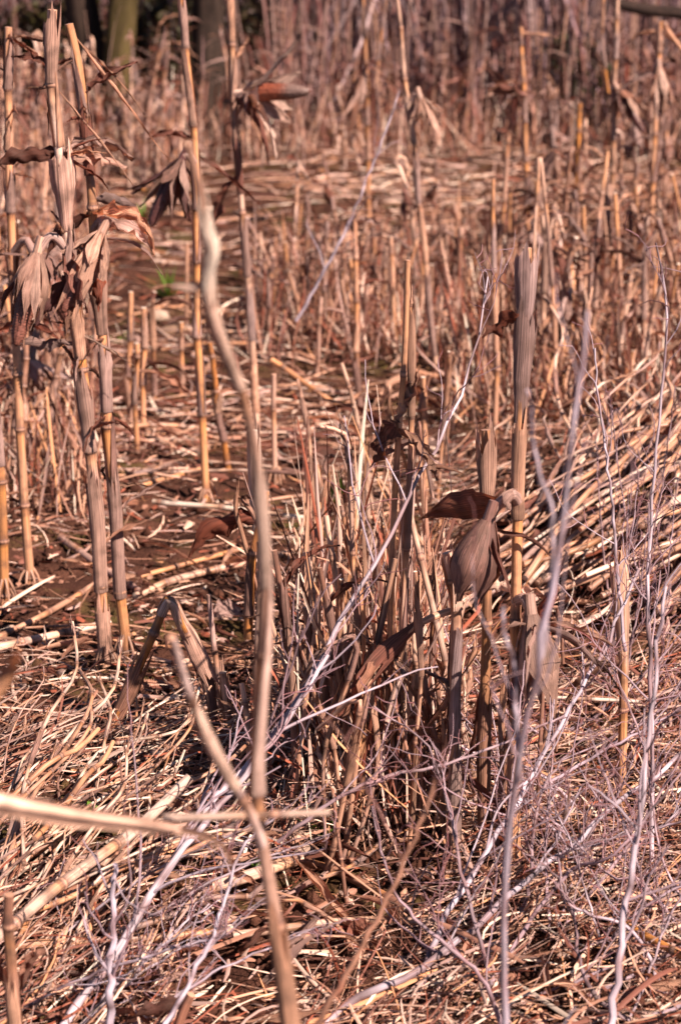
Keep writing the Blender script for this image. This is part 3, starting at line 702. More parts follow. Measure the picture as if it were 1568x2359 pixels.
    stalk('curled brown stub of stalk in the bottom left corner', [(35, 2450), (28, 2260), (10, 2060)], 0.0085, 0.006, Y=2.35, tint=mixc(BROWN, TAN, .4), auto_leaves=3)
    stalk('short rusty stub poking up at the bottom edge left of the closest stalk', [(385, 2440), (410, 2350), (436, 2290)], 0.007, 0.006, tint=mixc(RUST, TAN, .4), leaves=[dict(f=.9, az=PI, L=.09, w=.03, elev=-.2, droop=.2, c=BROWN)])
heroes()

# ------------------------------------------------------------------ stubble: a few kinds, copied plant by plant
def proto(h, r, nl, kind, ear=False, ns=9):
    lean = random.gauss(0, 0.05)
    w_ = [(0, 0, -0.03), (lean * h * .4, random.gauss(0, .02) * h, h * .5), (lean * h + random.gauss(0, .01), random.gauss(0, .04) * h, h)]
    if kind == 'bent':
        w_ += [(w_[-1][0] + .012, 0, h + .008), (w_[-1][0] + .03, 0.01, h - .03), (w_[-1][0] + .05, 0.02, h - random.uniform(.06, .14))]
    ears = [dict(f=.6, ax=np.array((random.choice((-.5, .5)), random.gauss(0, .3), -.9)), L=.15, rad=.028, nh=5, opened=random.choice((.1, .5)), col=random.choice((BROWN, GREY)), rags=2, shank=[(.01, -.01, .03), (.02, -.02, .02)])] if ear else ()
    return stalk('x', None, r, r * .8, world=w_, spacing=.13, auto_leaves=nl, ears=ears, ns=ns, cut=(kind == 'cut'), seg=.035, name='corn_stalk', leaf_k=.8, glow=random.choice((.1, .25, .5)), tint=random.choice((None, TAN, mixc(GREY, TAN, .4), mixc(PALE, GREY, .4), mixc(TAN, BROWN, .45), mixc(TAN, PALE, .5), mixc(BROWN, TAN, .3))))

PR = {'stub': [], 'leafy': [], 'tall': [], 'shoot': []}
for k in range(6): PR['stub'].append(proto(random.uniform(.2, .34), random.uniform(.0075, .0095), random.choice((0, 1, 1, 2)), 'cut'))
for k in range(8): PR['leafy'].append(proto(random.uniform(.24, .4), random.uniform(.0065, .009), random.choice((6, 7, 8)), random.choice(('cut', 'bent', 'x'))))
for k in range(7): PR['tall'].append(proto(random.uniform(.65, 1.0), random.uniform(.0075, .0095), random.choice((6, 7, 8)), random.choice(('x', 'bent', 'cut')), ear=(k % 3 == 0)))
for k in range(11): PR['shoot'].append(proto(random.uniform(.3, .5), random.uniform(.0028, .0056), random.choice((0, 1, 1, 2)), random.choice(('x', 'x', 'cut', 'bent'))))
PROTOS = [o for l in PR.values() for o in l]
for o in PROTOS:
    for kk in ('label', 'category', 'group'):
        if kk in o: del o[kk]

def plant(kind, x, y, label, group, sc=1.0, hsc=1.0, tilt=0.06, cat='corn stalk'):
    o = copy_tree(random.choice(PR[kind]))
    o.location = (x, y, float(gz(x, y)) + 0.0)
    o.rotation_euler = (random.gauss(0, tilt), random.gauss(0, tilt), random.uniform(0, 6.28))
    o.scale = (sc, sc, sc * hsc)
    o.name = {'tall': 'corn_stalk', 'shoot': 'dry_shoot'}.get(kind, 'stubble_plant')
    tag(o, label, cat, group)
    return o

def spots(x0, x1, y0, y1, n, mind=0.03, acc=None):
    """n places on the ground inside a stretch of the view"""
    out = []; tries = 0
    a = G((x0 + x1) / 2, y0)[1]; b = G((x0 + x1) / 2, y1)[1]
    while len(out) < n and tries < n * 40:
        tries += 1
        Y = math.exp(random.uniform(math.log(b), math.log(a)))
        Xl = at(x0, 1179, Y)[0]; Xr = at(x1, 1179, Y)[0]
        x = random.uniform(Xl, Xr)
        if all((x - q[0]) ** 2 + (Y - q[1]) ** 2 > mind ** 2 for q in out): out.append((x, Y))
    return out

# far left field, tall standing stalks in the distance
for x, y in spots(-60, 430, 350, 450, 36, .10) + spots(-60, 230, 450, 600, 18, .10):
    plant('tall', x, y, 'thin tall dead stalk in the crowded far left part of the field', 'far left standing stalks', random.uniform(.85, 1.1), random.uniform(.6, 1.0))
for x, y in spots(430, 830, 330, 400, 10, .12):
    plant('tall', x, y, 'thin upright stalk along the far field edge left of centre', 'stalks along the far field edge', random.uniform(.8, 1.0), random.uniform(.5, .9))
for x, y in spots(1250, 1640, 400, 620, 22, .10):
    plant('tall', x, y, 'upright dead stalk in the far right part of the field', 'far right standing stalks', random.uniform(.8, 1.0), random.uniform(.45, 1.0))
# left edge, leafy
for x, y in spots(-60, 150, 760, 1180, 32, .05):
    plant('tall', x, y, 'leafy dark stalk crowded behind the tall left pair', 'leafy stalks behind the left pair', random.uniform(.8, 1.0), random.uniform(.4, .75), .1)
for x, y in spots(-40, 210, 640, 1000, 12, .06):
    plant('leafy', x, y, 'low leafy stubble plant at the left edge of the field', 'leafy stubble at the left edge', random.uniform(.9, 1.3))
# middle leafy stubble
for x, y in spots(590, 1060, 610, 820, 44, .06):
    plant('leafy', x, y, 'low leafy stubble plant in the middle of the field', 'leafy stubble patch in the middle', random.uniform(.75, 1.1), random.uniform(.6, 1.0))
for x, y in spots(620, 1060, 600, 880, 14, .06):
    plant('stub', x, y, 'bare cut stub among the leafy stubble in the middle', 'bare stubs in the middle patch', random.uniform(.8, 1.0), random.uniform(.6, 1.2))
# right leafy stubble
for x, y in spots(1190, 1640, 640, 960, 52, .06):
    plant('leafy', x, y, 'leafy stubble plant in the dense stand behind the right straw heap', 'leafy stubble behind the straw heap', random.uniform(.85, 1.2), random.uniform(.7, 1.6), .12)
for x, y in spots(1040, 1640, 520, 980, 32, .06):
    plant('stub', x, y, 'straight bare stub in the dense stand behind the right straw heap', 'bare stubs behind the straw heap', random.uniform(.75, 1.0), random.uniform(.6, 1.9), .1)
for x, y in spots(1150, 1640, 600, 930, 22, .1) + spots(600, 1060, 520, 800, 9, .12):
    plant('tall', x, y, 'uneven taller stalk rising out of the low stubble', 'taller stalks rising out of the stubble', random.uniform(.75, .95), random.uniform(.4, .85), .12)
# centre clump of thin shoots
cc_ = [(G(880, 1900), 26, .11), (G(780, 1840), 9, .06), (G(740, 1700), 4, .06), (G(950, 1830), 9, .06)]
for c0, n, sp in cc_:
    for k in range(n):
        x = c0[0] + random.gauss(0, sp * 1.15); y = c0[1] + random.gauss(0, sp * 1.2)
        plant('shoot', x, y, 'thin dry shoot in the dense clump at the centre', 'thin shoots of the centre clump', random.uniform(.8, 1.15), random.uniform(.5, 1.25), .15, 'shoot')
for x, y in spots(680, 1010, 1150, 1560, 16, .05):
    plant('shoot', x, y, 'thin dry shoot behind the centre clump', 'thin shoots behind the centre clump', random.uniform(.9, 1.1), random.uniform(.6, 1.0), .12, 'shoot')
for o in PROTOS: remove_tree(o)

# ------------------------------------------------------------------ fallen stalks
def fallen(label, pts, r, tint=TAN, group=None, lift=0.0, lifts=None, nodes=True, sheath=False):
    P_ = []
    for i, q in enumerate(pts):
        g = G(q[0], q[1]); z = lift if lifts is None else lifts[i]
        if z:
            d = ray(q[0], q[1]); t = (float(gz(g[0], g[1])) + z - CAM_H) / d[2]; g = np.array((0, 0, CAM_H)) + d * t
        g = g + np.array((0, 0, r * .8 + .006)); P_.append(g)
    return stalk(label, None, r, r * .88, world=P_, name='fallen_stalk', cat='fallen stalk', group=group, spacing=.14, ground=False, cut=True, tint=tint, sheaths=None if sheath else [], seg=.03, ns=10)

fallen('bleached straight stalk lying behind the blurred stalk, cream at its cut end', [(356, 1166), (520, 1180), (705, 1203)], .0062, CREAM * .85, lift=.03)
fallen('thick banded stalk lying on the ground just behind the folded V stalk', [(312, 1385), (440, 1338), (600, 1298), (745, 1268)], .0085, mixc(TAN, PALE, .4))
fallen('thin orange striped stalk lying behind the thick banded one', [(300, 1345), (420, 1312), (560, 1275)], .006, mixc(TAN, ORANGE, .5))
fallen('pale stick lying level behind the white capped cut stalk', [(990, 905), (1060, 902), (1130, 898)], .0065, CREAM * .9, lift=.02)
fallen('long pale stick lying across the bare track', [(330, 806), (450, 806), (560, 812)], .0072, CREAM * .85)
fallen('long pale stick continuing behind the rusty eared stalk', [(600, 806), (690, 808), (790, 822)], .0068, CREAM * .8)
fallen('orange stalk propped up at one end, right of the rusty eared stalk', [(624, 838), (700, 890), (800, 958)], .0085, mixc(TAN, ORANGE, .4), lifts=(.10, .05, .0))
fallen('bleached split stalk lying at the left edge on mossy soil', [(-60, 1520), (60, 1490), (250, 1448)], .0085, PALE * .95)
fallen('tan stalk crossing above the bleached split one at the left edge', [(-40, 1500), (100, 1430), (230, 1350)], .007, TAN)
fallen('dark straight stalk lying on bare soil below the green leaf', [(660, 1985), (790, 2030), (940, 2110)], .0075, mixc(BROWN, TAN, .5))
fallen('long orange pointed stick lying near the bottom left', [(20, 2196), (200, 2186), (400, 2172), (530, 2158)], .0065, mixc(TAN, ORANGE, .25), lift=.02)
fallen('thick pale stalk lying flat left of the blurred stalk base', [(420, 2080), (560, 2042), (690, 1995)], .0105, mixc(PALE, TAN, .4), lift=.02)
fallen('pale thin straw stalk lying below the thick pale one', [(540, 2170), (780, 2140), (1000, 2140)], .006, mixc(PALE, TAN, .4), lift=.01)
fallen('orange stick slanting down to the right edge near the bottom', [(1430, 2140), (1500, 2180), (1600, 2235)], .006, ORANGE, lift=.05)
fallen('bright straw stalk rising out of the front left heap', [(230, 2010), (340, 1910), (440, 1808)], .0085, PALE, lift=.10, lifts=(.06, .13, .2))
fallen('long bright straw stalk on the front left heap, below the rising one', [(-20, 2190), (150, 2050), (330, 1920)], .0085, mixc(PALE, TAN, .3), lift=.1)
fallen('yellow jointed stick on the track behind the bleached straight stalk', [(330, 1128), (400, 1108), (460, 1090)], .0068, mixc(TAN, ORANGE, .4))
fallen('grey stalk lying from the left pair towards the thick banded stalk', [(140, 1250), (220, 1310), (330, 1380)], .0085, mixc(GREY, TAN, .3))
fallen('bright stalk lying on top of the right straw heap, rising to the right edge', [(1310, 1130), (1430, 1050), (1600, 930)], .0075, CREAM * .85, lift=.12)
fallen('level bleached straw behind the sharp stalks, low in the weeds', [(1190, 1615), (1330, 1618), (1470, 1625)], .0035, CREAM, lift=.06)

FP = []
for k in range(22):
    L = random.uniform(.28, .75) if k < 9 else random.uniform(.4, .95); r = random.choice((.004, .005, .006, .007, .0085)) if k < 9 else random.uniform(.0016, .0062); b = random.gauss(0, .04)
    o = stalk('x', None, r, r * .8, world=[(-L / 2, 0, 0), (-L * .2, random.gauss(0, .035) * L, random.gauss(0, .02) * L), (L * .1, b * L, .01), (L * .3, random.gauss(0, .04) * L, random.gauss(0, .03) * L), (L / 2, random.gauss(0, .06) * L, random.gauss(0, .05) * L)], name='fallen_stalk', spacing=.13, ground=False, cut=(k % 4 == 0), seg=.05, ns=8, auto_leaves=(k % 3 == 1) + (k > 12 and k % 2),
              tint=(TAN, PALE, mixc(TAN, PALE, .5), TAN, GREY, mixc(TAN, ORANGE, .3), mixc(TAN, PALE, .6), TAN, mixc(GREY, TAN, .5), PALE, mixc(PALE, TAN, .3), CREAM * .85, mixc(PALE, GREY, .4), TAN, mixc(TAN, BROWN, .3), PALE, mixc(PALE, TAN, .5), GREY, mixc(GREY, PALE, .5), CREAM * .8, TAN, mixc(TAN, ORANGE, .3))[k], sheaths=None if k % 3 == 0 else [])
    for kk in ('label', 'category', 'group'):
        if kk in o: del o[kk]
    FP.append(o)

def lay(x, y, z, yaw, pitch, sc, label, group):
    o = copy_tree(random.choice(FP[9:] + FP[4:7] if 'heap' in group else FP)); o.location = (x, y, z); o.rotation_euler = (random.uniform(0, 6.28), 0, 0)
    q = Vector((1, 0, 0)); d = Vector((math.cos(yaw) * math.cos(pitch), math.sin(yaw) * math.cos(pitch), math.sin(pitch)))
    o.rotation_mode = 'QUATERNION'; o.rotation_quaternion = q.rotation_difference(d)
    if 'heap' in group: o.name = 'heap_straw'
    o.scale = (sc, sc, sc); tag(o, label, 'fallen stalk', group)
    return o
# right heap: stalks pushed over to the upper right
for k in range(165):
    px = random.uniform(985, 1640); py = random.uniform(1000, 1480)
    if py < 1380 - (px - 985) * .75: continue
    g = G(px, py); lift = random.uniform(.01, .12)
    d = G(px + 60, py - 52) - g
    yaw = math.atan2(d[1], d[0]) + random.gauss(0, .2)
    lay(g[0], g[1], g[2] + lift, yaw, random.uniform(.0, .32), random.uniform(.8, 1.25), 'straw stalk pushed over in the diagonal heap on the right', 'stalks of the right straw heap')
# front left heap: fan rising to the upper right
for k in range(62):
    px = random.uniform(-80, 300); py = random.uniform(1930, 2260)
    g = G(px, py); lift = random.uniform(.03, .12)
    d = G(px + 60, py - 52) - g
    lay(g[0], g[1], g[2] + lift, math.atan2(d[1], d[0]) + random.gauss(0, .28), random.uniform(.0, .35), random.uniform(.4, .68), 'straw stalk in the slanting heap at the front left', 'stalks of the front left heap')
for x, y in spots(-60, 900, 1000, 1720, 34, .08):
    lay(x, y, float(gz(x, y)) + .012, random.gauss(.2, .45), random.gauss(0, .03), random.uniform(.5, 1.0), 'loose stalk lying among the litter left of the centre clump', 'loose stalks on the near ground')
for x, y in spots(300, 1500, 350, 560, 55, .1):
    lay(x, y, float(gz(x, y)) + .015, random.gauss(0, .5), random.gauss(0, .05), random.uniform(.7, 1.3), 'loose stalk lying on the flattened far part of the field', 'loose stalks on the far ground')
for x, y in spots(250, 1150, 560, 1000, 46, .1):
    lay(x, y, float(gz(x, y)) + .012, random.gauss(0, .5), random.gauss(0, .04), random.uniform(.5, 1.1), 'loose stalk lying on the ground in the middle field', 'loose stalks in the middle field')
for x, y in spots(300, 1600, 1950, 2420, 22, .08):
    lay(x, y, float(gz(x, y)) + .012, random.gauss(0.1, .6), random.gauss(0, .04), random.uniform(.35, .7), 'short loose stalk on the soil along the bottom', 'loose stalks along the bottom')
for o in FP: remove_tree(o)

# ------------------------------------------------------------------ fallen leaves
LP = []
for k in range(12):
    L = random.uniform(.1, .28); n = 10; f = np.linspace(0, 1, n)
    p = resample([(-L / 2, 0, 0), (-L / 6, random.gauss(0, .02), random.uniform(.005, .03)), (L / 6, random.gauss(0, .02), random.uniform(0, .03)), (L / 2, random.gauss(0, .03), 0)], n)
    mb = MB(); blade(mb, p, random.uniform(.018, .045) * np.clip(.4 + 2 * f, 0, 1) * (1 - .9 * smooth(.5, 1, f)), random.uniform(1.6, 4.5), np.cumsum(RNG.normal(0, .4, n)), jit(random.choice((TAN, GREY, PALE, BROWN, TAN, mixc(TAN, RUST, .4))), .15), 6, .25, side=(0, 1, 0.1), crumple=.0012)
    LP.append(mb.mesh('dry_leaf', M['leaf']))
def strew(px0, px1, py0, py1, n, label, group, sc=(.7, 1.2), zmax=.03):
    for x, y in spots(px0, px1, py0, py1, n, .03):
        o = bpy.data.objects.new('dry_leaf', random.choice(LP)); COL.objects.link(o)
        o.location = (x, y, float(gz(x, y)) + .012 + random.random() * zmax)
        o.rotation_euler = (random.gauss(0, .5), random.gauss(0, .3), random.uniform(0, 6.28)); k = random.uniform(*sc); o.scale = (k, k, k)
        tag(o, label, 'leaf', group)
strew(-60, 700, 1150, 1750, 32, 'curled dry leaf lying in the litter on the near left ground', 'leaves on the near left ground', (.4, .8))
strew(650, 1100, 1500, 2000, 30, 'curled dry leaf caught in the foot of the centre clump', 'leaves in the centre clump', (.4, .8), zmax=.08)
strew(950, 1640, 1150, 2400, 45, 'curled dry leaf lying under the grey weeds on the right', 'leaves under the right weeds', (.35, .75))
strew(-60, 900, 1900, 2420, 45, 'curled dry leaf lying in the bottom left litter', 'leaves in the bottom left litter', (.35, .75))
strew(200, 1250, 520, 1100, 60, 'crumpled dry leaf lying in the middle field', 'leaves in the middle field', (.8, 1.5), .05)
strew(1000, 1640, 600, 1000, 40, 'crumpled dry leaf caught in the right stubble stand', 'leaves in the right stubble', (.7, 1.2), .08)
strew(-60, 260, 750, 1250, 40, 'crumpled dry leaf caught among the stalks at the left edge', 'leaves among the left stalks', (.7, 1.2), .10)

# ------------------------------------------------------------------ grey weeds
def weed(label, pts, r0, r1, nb, group=None, col=WEED, depth=2, blen=.25, up=.7, ns=8, twigs=14, world=False, name='dry_weed'):
    P_ = [np.asarray(q, float) if world else at(*q) for q in pts]
    org = P_[0].copy(); root = empty(name, org, label, 'weed', group)
    n = 26; p = resample(P_, n) + RNG.normal(0, r0 * .35, (n, 3)); f = np.linspace(0, 1, n)
    c = np.outer(1 + .15 * np.sin(f * 31 + random.random() * 9) + .22 * RNG.normal(size=n), jit(col, .08))
    kk = (RNG.random((n, 1)) < .25); c = np.where(kk, c * np.array((.6, .5, .48)), c)
    mb = MB(); tube(mb, p, r0 + (r1 - r0) * f, ns, c, wob=.06); mb.build('stem', M['weed'], root, org)
    T = nrm(np.gradient(p, axis=0)); tw = MB(); nt_ = 0
    for k in range(nb):
        i = random.randint(int(n * .2), n - 2); o = p[i]
        d = T[i] * random.uniform(.5, 1.0) + np.array((random.gauss(0, .55), random.gauss(0, .4), random.gauss(.15, .35))); d = d / np.linalg.norm(d)
        L = blen * random.uniform(.4, 1.1) * (1 - .5 * f[i]); m_ = 10; q = [o]
        for j in range(m_ - 1):
            d = d + RNG.normal(0, .13, 3) + np.array((0, 0, .03)); d = d / np.linalg.norm(d); q.append(q[-1] + d * L / (m_ - 1))
        q = np.array(q); rb = max(.0009, (r0 + (r1 - r0) * f[i]) * random.uniform(.35, .6))
        mb = MB(); tube(mb, q, np.linspace(rb, rb * .45, m_), 6, jit(mixc(col, WEEDR, random.random() * .6), .12)); mb.build('branch', M['weed'], root, org)
        for t_ in range(twigs // max(nb, 1) + 1):
            j = random.randint(2, m_ - 1); d2 = nrm(d + RNG.normal(0, .7, 3)); l2 = L * random.uniform(.15, .45); e = [q[j]]
            for _ in range(5):
                d2 = nrm(d2 + RNG.normal(0, .22, 3)); e.append(e[-1] + d2 * l2 / 5)
            tube(tw, np.array(e), np.linspace(.0009, .0005, 6), 4, jit(mixc(WEEDR, col, random.random() * .55), .2), cap=False); nt_ += 1
    if nt_:
        o = tw.build('twigs', M['weed'], root, org); o['kind'] = 'stuff'
    return root

# long silvery one leaning right across the middle
weed('long silvery weed stem leaning across the centre clump up to the right', [(150, 2370, 2.66), (300, 2150, 2.75), (450, 1900, 2.85), (640, 1680, 2.95), (800, 1405, 3.1), (930, 1175, 3.2), (1050, 930, 3.35), (1105, 730, 3.45), (1122, 636, 3.5)], .0062, .0014, 16, blen=.35, twigs=50)
weed('twisted grey weed bundle lying along the foot of the long silvery stem', [(120, 2400, 2.6), (260, 2200, 2.68), (420, 1960, 2.8), (600, 1740, 2.9), (760, 1510, 3.0)], .0065, .003, 14, blen=.3, twigs=40, col=WEED * .85)
weed('thin grey weed rising on the left of the blurred stalk base', [(255, 2420, 2.5), (255, 2250, 2.52), (262, 2080, 2.54), (265, 1990, 2.55)], .006, .003, 6, blen=.2)
weed('forked pale weed crossing low in front of the blurred stalk', [(370, 2380, 2.45), (470, 2200, 2.5), (520, 2060, 2.55), (560, 1950, 2.6), (640, 1880, 2.66)], .0035, .0012, 10, blen=.22, twigs=30)
weed('blurred grey weed stem standing closest to the camera on the right', [(1165, 3000, 2.02), (1160, 2480, 2.0), (1158, 2250, 1.98), (1165, 2000, 1.96), (1190, 1780, 1.94), (1235, 1560, 1.92), (1265, 1400, 1.9), (1300, 1150, 1.88), (1330, 900, 1.87), (1350, 720, 1.86)], .0048, .002, 5, blen=.3, twigs=4)
weed('blurred fork of weed meeting the closest right weed stem', [(1195, 1800, 1.94), (1185, 1550, 1.93), (1165, 1480, 1.92), (1160, 1400, 1.92)], .003, .0018, 1, twigs=0)
weed('second blurred weed limb leaning off the closest right weed stem', [(1240, 1560, 1.92), (1275, 1230, 1.92), (1235, 1060, 1.91), (1215, 900, 1.9)], .0028, .0015, 1, twigs=0)
weed('straight dark weed stem slanting up the right side near the bottom', [(1395, 2440, 2.45), (1420, 2250, 2.5), (1450, 2020, 2.55), (1480, 1830, 2.6), (1500, 1600, 2.65), (1530, 1350, 2.7)], .0055, .002, 8, blen=.28, col=WEED * .85)
weed('thin brown blurred stem slanting at the bottom beside the blurred stalk', [(690, 2420, 2.0), (800, 2240, 2.0), (900, 2050, 2.0), (985, 1850, 2.0), (1005, 1760, 2.0)], .0038, .0015, 2, col=mixc(TAN, BROWN, .5), twigs=2)
weed('thick grey weed lying from the bottom centre up to the right weeds', [(640, 2420, 2.6), (830, 2300, 2.66), (1000, 2210, 2.72), (1130, 2100, 2.8), (1300, 1960, 2.9), (1450, 1830, 3.0), (1600, 1720, 3.1)], .0062, .003, 14, blen=.3, twigs=40)
weed('dark grey weed curving up from the bottom centre to the sharp stalks', [(960, 2290, 2.7), (1020, 2130, 2.78), (1100, 1990, 2.85), (1170, 1880, 2.9), (1250, 1740, 3.0), (1330, 1600, 3.05), (1400, 1470, 3.1), (1470, 1310, 3.15)], .005, .002, 14, blen=.3, twigs=40)
weed('tall slim weed along the right edge with fine red brown twigs', [(1500, 2010, 3.0), (1500, 1700, 3.02), (1490, 1400, 3.05), (1500, 1150, 3.1), (1525, 900, 3.12), (1535, 700, 3.15), (1510, 560, 3.15)], .0036, .0014, 16, blen=.3, twigs=70, col=WEED * .85)
weed('slim curving weed right of the tallest sharp stalk', [(1440, 1500, 3.3), (1420, 1280, 3.32), (1400, 1080, 3.35), (1375, 900, 3.38), (1370, 800, 3.4)], .0032, .0014, 6, blen=.2, twigs=14)
weed('fine crossing weed low in front of the centre clump', [(640, 1940, 2.9), (760, 1850, 2.9), (880, 1790, 2.92), (1010, 1765, 2.95), (1150, 1715, 2.98), (1300, 1650, 3.0)], .0032, .0016, 10, blen=.2, twigs=24, col=mixc(WEED, RUST, .3))
weed('slender dark weed in the far field leaning up to the right', [(680, 740, 6.3), (760, 600, 6.3), (830, 450, 6.3), (880, 320, 6.3), (920, 210, 6.3)], .0055, .002, 6, blen=.3)
for k in range(34):
    px = random.uniform(1090, 1620); py = random.uniform(1700, 2450); g = G(px, py)
    a = random.gauss(.7, .5); L = random.uniform(.25, .55); h = random.uniform(.25, .85)
    d = np.array((math.cos(a) * math.cos(h), math.sin(a) * .6, math.sin(h)))
    if random.random() < .3: d[0] *= -.7
    ps = [g, g + d * L * .35 + RNG.normal(0, .02, 3), g + d * L * .7 + RNG.normal(0, .03, 3) + np.array((0, 0, .02)), g + d * L + np.array((0, 0, .05))]
    weed('grey branching weed in the tangle at the lower right', ps, random.uniform(.002, .0042), .001, random.randint(5, 9), 'grey weeds of the lower right tangle', jit(mixc(WEED, WEEDR, random.random() * .5), .1), blen=.22, twigs=26, world=True, ns=6)
for k in range(12):
    px = random.uniform(1290, 1640); py = random.uniform(1300, 1700); g = G(px, py)
    a = random.gauss(1.3, .4); L = random.uniform(.25, .5)
    ps = [g, g + np.array((math.cos(a) * L * .3, .02, L * .5)), g + np.array((math.cos(a) * L * .5, .04, L))]
    weed('upright fine weed at the right edge in front of the straw heap', ps, .0026, .001, 6, 'fine weeds at the right edge', jit(mixc(WEED, WEEDR, .4), .1), blen=.18, twigs=30, world=True, ns=6)
for k in range(7):
    px = random.uniform(-40, 330); py = random.uniform(2150, 2430); g = G(px, py)
    a = random.gauss(.6, .4); L = random.uniform(.2, .4)
    ps = [g, g + np.array((math.cos(a) * L * .5, math.sin(a) * L * .4, L * .3)), g + np.array((math.cos(a) * L, math.sin(a) * L * .7, L * .5))]
    weed('grey twiggy weed in the bottom left corner', ps, .003, .001, 6, 'grey weeds of the bottom left corner', jit(WEED, .1), blen=.18, twigs=24, world=True, ns=6)

# ------------------------------------------------------------------ uncountable litter
def strips(mb, X, Y, Zoff, L, W, c, seg=4, yaw=None, pitch=None, bend=.35, fold=.5):
    n = len(X); W = np.minimum(W, .0075 if np.median(W) < .006 else .02)
    yaw = RNG.uniform(0, 2 * np.pi, n) if yaw is None else yaw
    pitch = RNG.normal(0, .12, n) if pitch is None else pitch
    t = np.linspace(-.5, .5, seg + 1)
    k = RNG.normal(0, bend, n); k2 = RNG.normal(0, bend * .6, n)
    a = yaw[:, None] + k[:, None] * t[None] * 2.2
    dx = np.cos(a) * np.cos(pitch)[:, None]; dy = np.sin(a) * np.cos(pitch)[:, None]; dz = np.sin(pitch[:, None] + k2[:, None] * t[None] * 1.6)
    st = (L / seg)[:, None]
    px = X[:, None] + np.cumsum(dx * st, 1) - (dx * st).sum(1, keepdims=True) / 2
    py = Y[:, None] + np.cumsum(dy * st, 1) - (dy * st).sum(1, keepdims=True) / 2
    pz = np.cumsum(dz * st, 1) - (dz * st).sum(1, keepdims=True) / 2
    pz = pz + gz(px, py) + Zoff[:, None]
    P_ = np.stack((px, py, pz), -1)
    T = nrm(np.stack((dx, dy, dz), -1))
    roll = RNG.uniform(-.9, .9, n)
    up = np.array((0, 0, 1.0)); s0 = nrm(np.cross(T, up)); n0 = np.cross(s0, T)
    sd = s0 * np.cos(roll)[:, None, None] + n0 * np.sin(roll)[:, None, None]; nn = np.cross(sd, T)
    taper = np.ones(seg + 1); taper[0] = .6; taper[-1] = .35
    hw = (W[:, None] * taper[None] / 2)[..., None]
    V = np.stack((P_ - sd * hw, P_ + nn * hw * fold, P_ + sd * hw), 2)      # n, seg+1, 3, 3
    m = 3; base = (np.arange(n) * (seg + 1) * m)[:, None, None]
    i = np.arange(seg)[None, :, None]; j = np.arange(m - 1)[None, None]
    b = base + i * m + j
    q = np.stack((b, b + 1, b + m + 1, b + m), -1).reshape(-1, 4)
    uvq = np.tile(np.array([[0, 0], [.5, 0], [.5, .05], [0, .05]]), (len(q), 1)) + np.repeat(RNG.random((n, 2)) * 9, seg * (m - 1) * 4, 0)
    cc = np.repeat(c, (seg + 1) * m, 0)
    mb.add(V.reshape(-1, 3), q, uvq, cc)

PALL = np.array([TAN, PALE, GREY, BROWN, mixc(TAN, ORANGE, .4), mixc(TAN, PALE, .5), mixc(GREY, PALE, .4), mixc(BROWN, TAN, .4), RUST, CREAM * .85])
def pal(n, wts):
    wts = np.asarray(wts, float); i = RNG.choice(len(PALL), n, p=wts / wts.sum())
    return np.clip(PALL[i] * np.minimum(np.exp(RNG.normal(-.03, .3, (n, 1))), 1.15), .02, .8)
WN = [3, 1.9, 2.4, 4.4, .9, 1.4, 1.6, 3.6, 1.5, .9]
WF = [4, 2.4, 2.5, 2.6, 1.2, 2, 2, 2.2, .8, .8]

def ground_xy(n, y0, y1, margin=.35, power=1.0):
    Y = np.exp(RNG.uniform(np.log(y0), np.log(y1), n)) if power == 1.0 else RNG.uniform(y0, y1, n)
    hw = Y * .163 + margin
    return RNG.uniform(-1, 1, n) * hw, Y

BARE = [(G(820, 2060), .30), (G(560, 2240), .13), (G(110, 1430), .16), (G(300, 1610), .10), (G(560, 1450), .10), (G(600, 1110), .22), (G(380, 1180), .12), (G(480, 620), .6), (G(380, 700), .4), (G(1050, 850), .3), (G(1000, 1010), .25), (G(780, 1290), .12), (G(1380, 1880), .10), (G(1300, 2330), .10), (G(1300, 1230), .35), (G(1480, 1120), .35), (G(150, 1950), .2)]
def bare(X, Y):
    k = np.ones(len(X))
    for g_, r_ in BARE: k = k * (1 - .88 * np.exp(-(((X - g_[0]) / r_) ** 2 + ((Y - g_[1]) / (r_ * 1.6)) ** 2)))
    return k

def patchy(X, Y, sc=2.2, seed=0.0):
    return np.array([mnoise.noise(Vector((x * sc, y * sc, seed))) for x, y in zip(X, Y)])

mb = MB()
n = 24000; X, Y = ground_xy(n, 2.25, 6.2); k = patchy(X, Y); keep = RNG.random(n) < np.clip(.5 + k * 1.5, .06, 1) * bare(X, Y); X, Y = X[keep], Y[keep]; n = len(X)
strips(mb, X, Y, np.abs(RNG.normal(0, .010, n)) + .004, RNG.gamma(2.0, .042, n) + .012, RNG.gamma(1.5, .0016, n) + .0008, pal(n, WN), 4, bend=.2)
n = 6000; X, Y = ground_xy(n, 2.25, 6.0)
strips(mb, X, Y, np.abs(RNG.normal(0, .006, n)) + .003, RNG.gamma(3, .006, n) + .008, RNG.gamma(3, .002, n) + .002, pal(n, [2, 1, 3, 5, .5, 1, 1.5, 4, 1.5, .2]), 3, bend=.5)
o = mb.build('straw_litter', M['litter']); tag(o, 'fine broken straw strewn over the near ground', 'straw', None, 'stuff')
mb = MB()
n = 22000; X, Y = ground_xy(n, 5.8, 16, .6); k = patchy(X, Y, 1.1, 4.0); keep = RNG.random(n) < np.clip(.65 + k * 1.2, .1, 1) * bare(X, Y); X, Y = X[keep], Y[keep]; n = len(X)
strips(mb, X, Y, np.abs(RNG.normal(0, .014, n)) + .004, RNG.gamma(3, .045, n) + .04, RNG.gamma(2.0, .0026, n) + .002, np.where((Y > 9.5)[:, None], pal(n, WF), pal(n, WN)), 3, bend=.28)
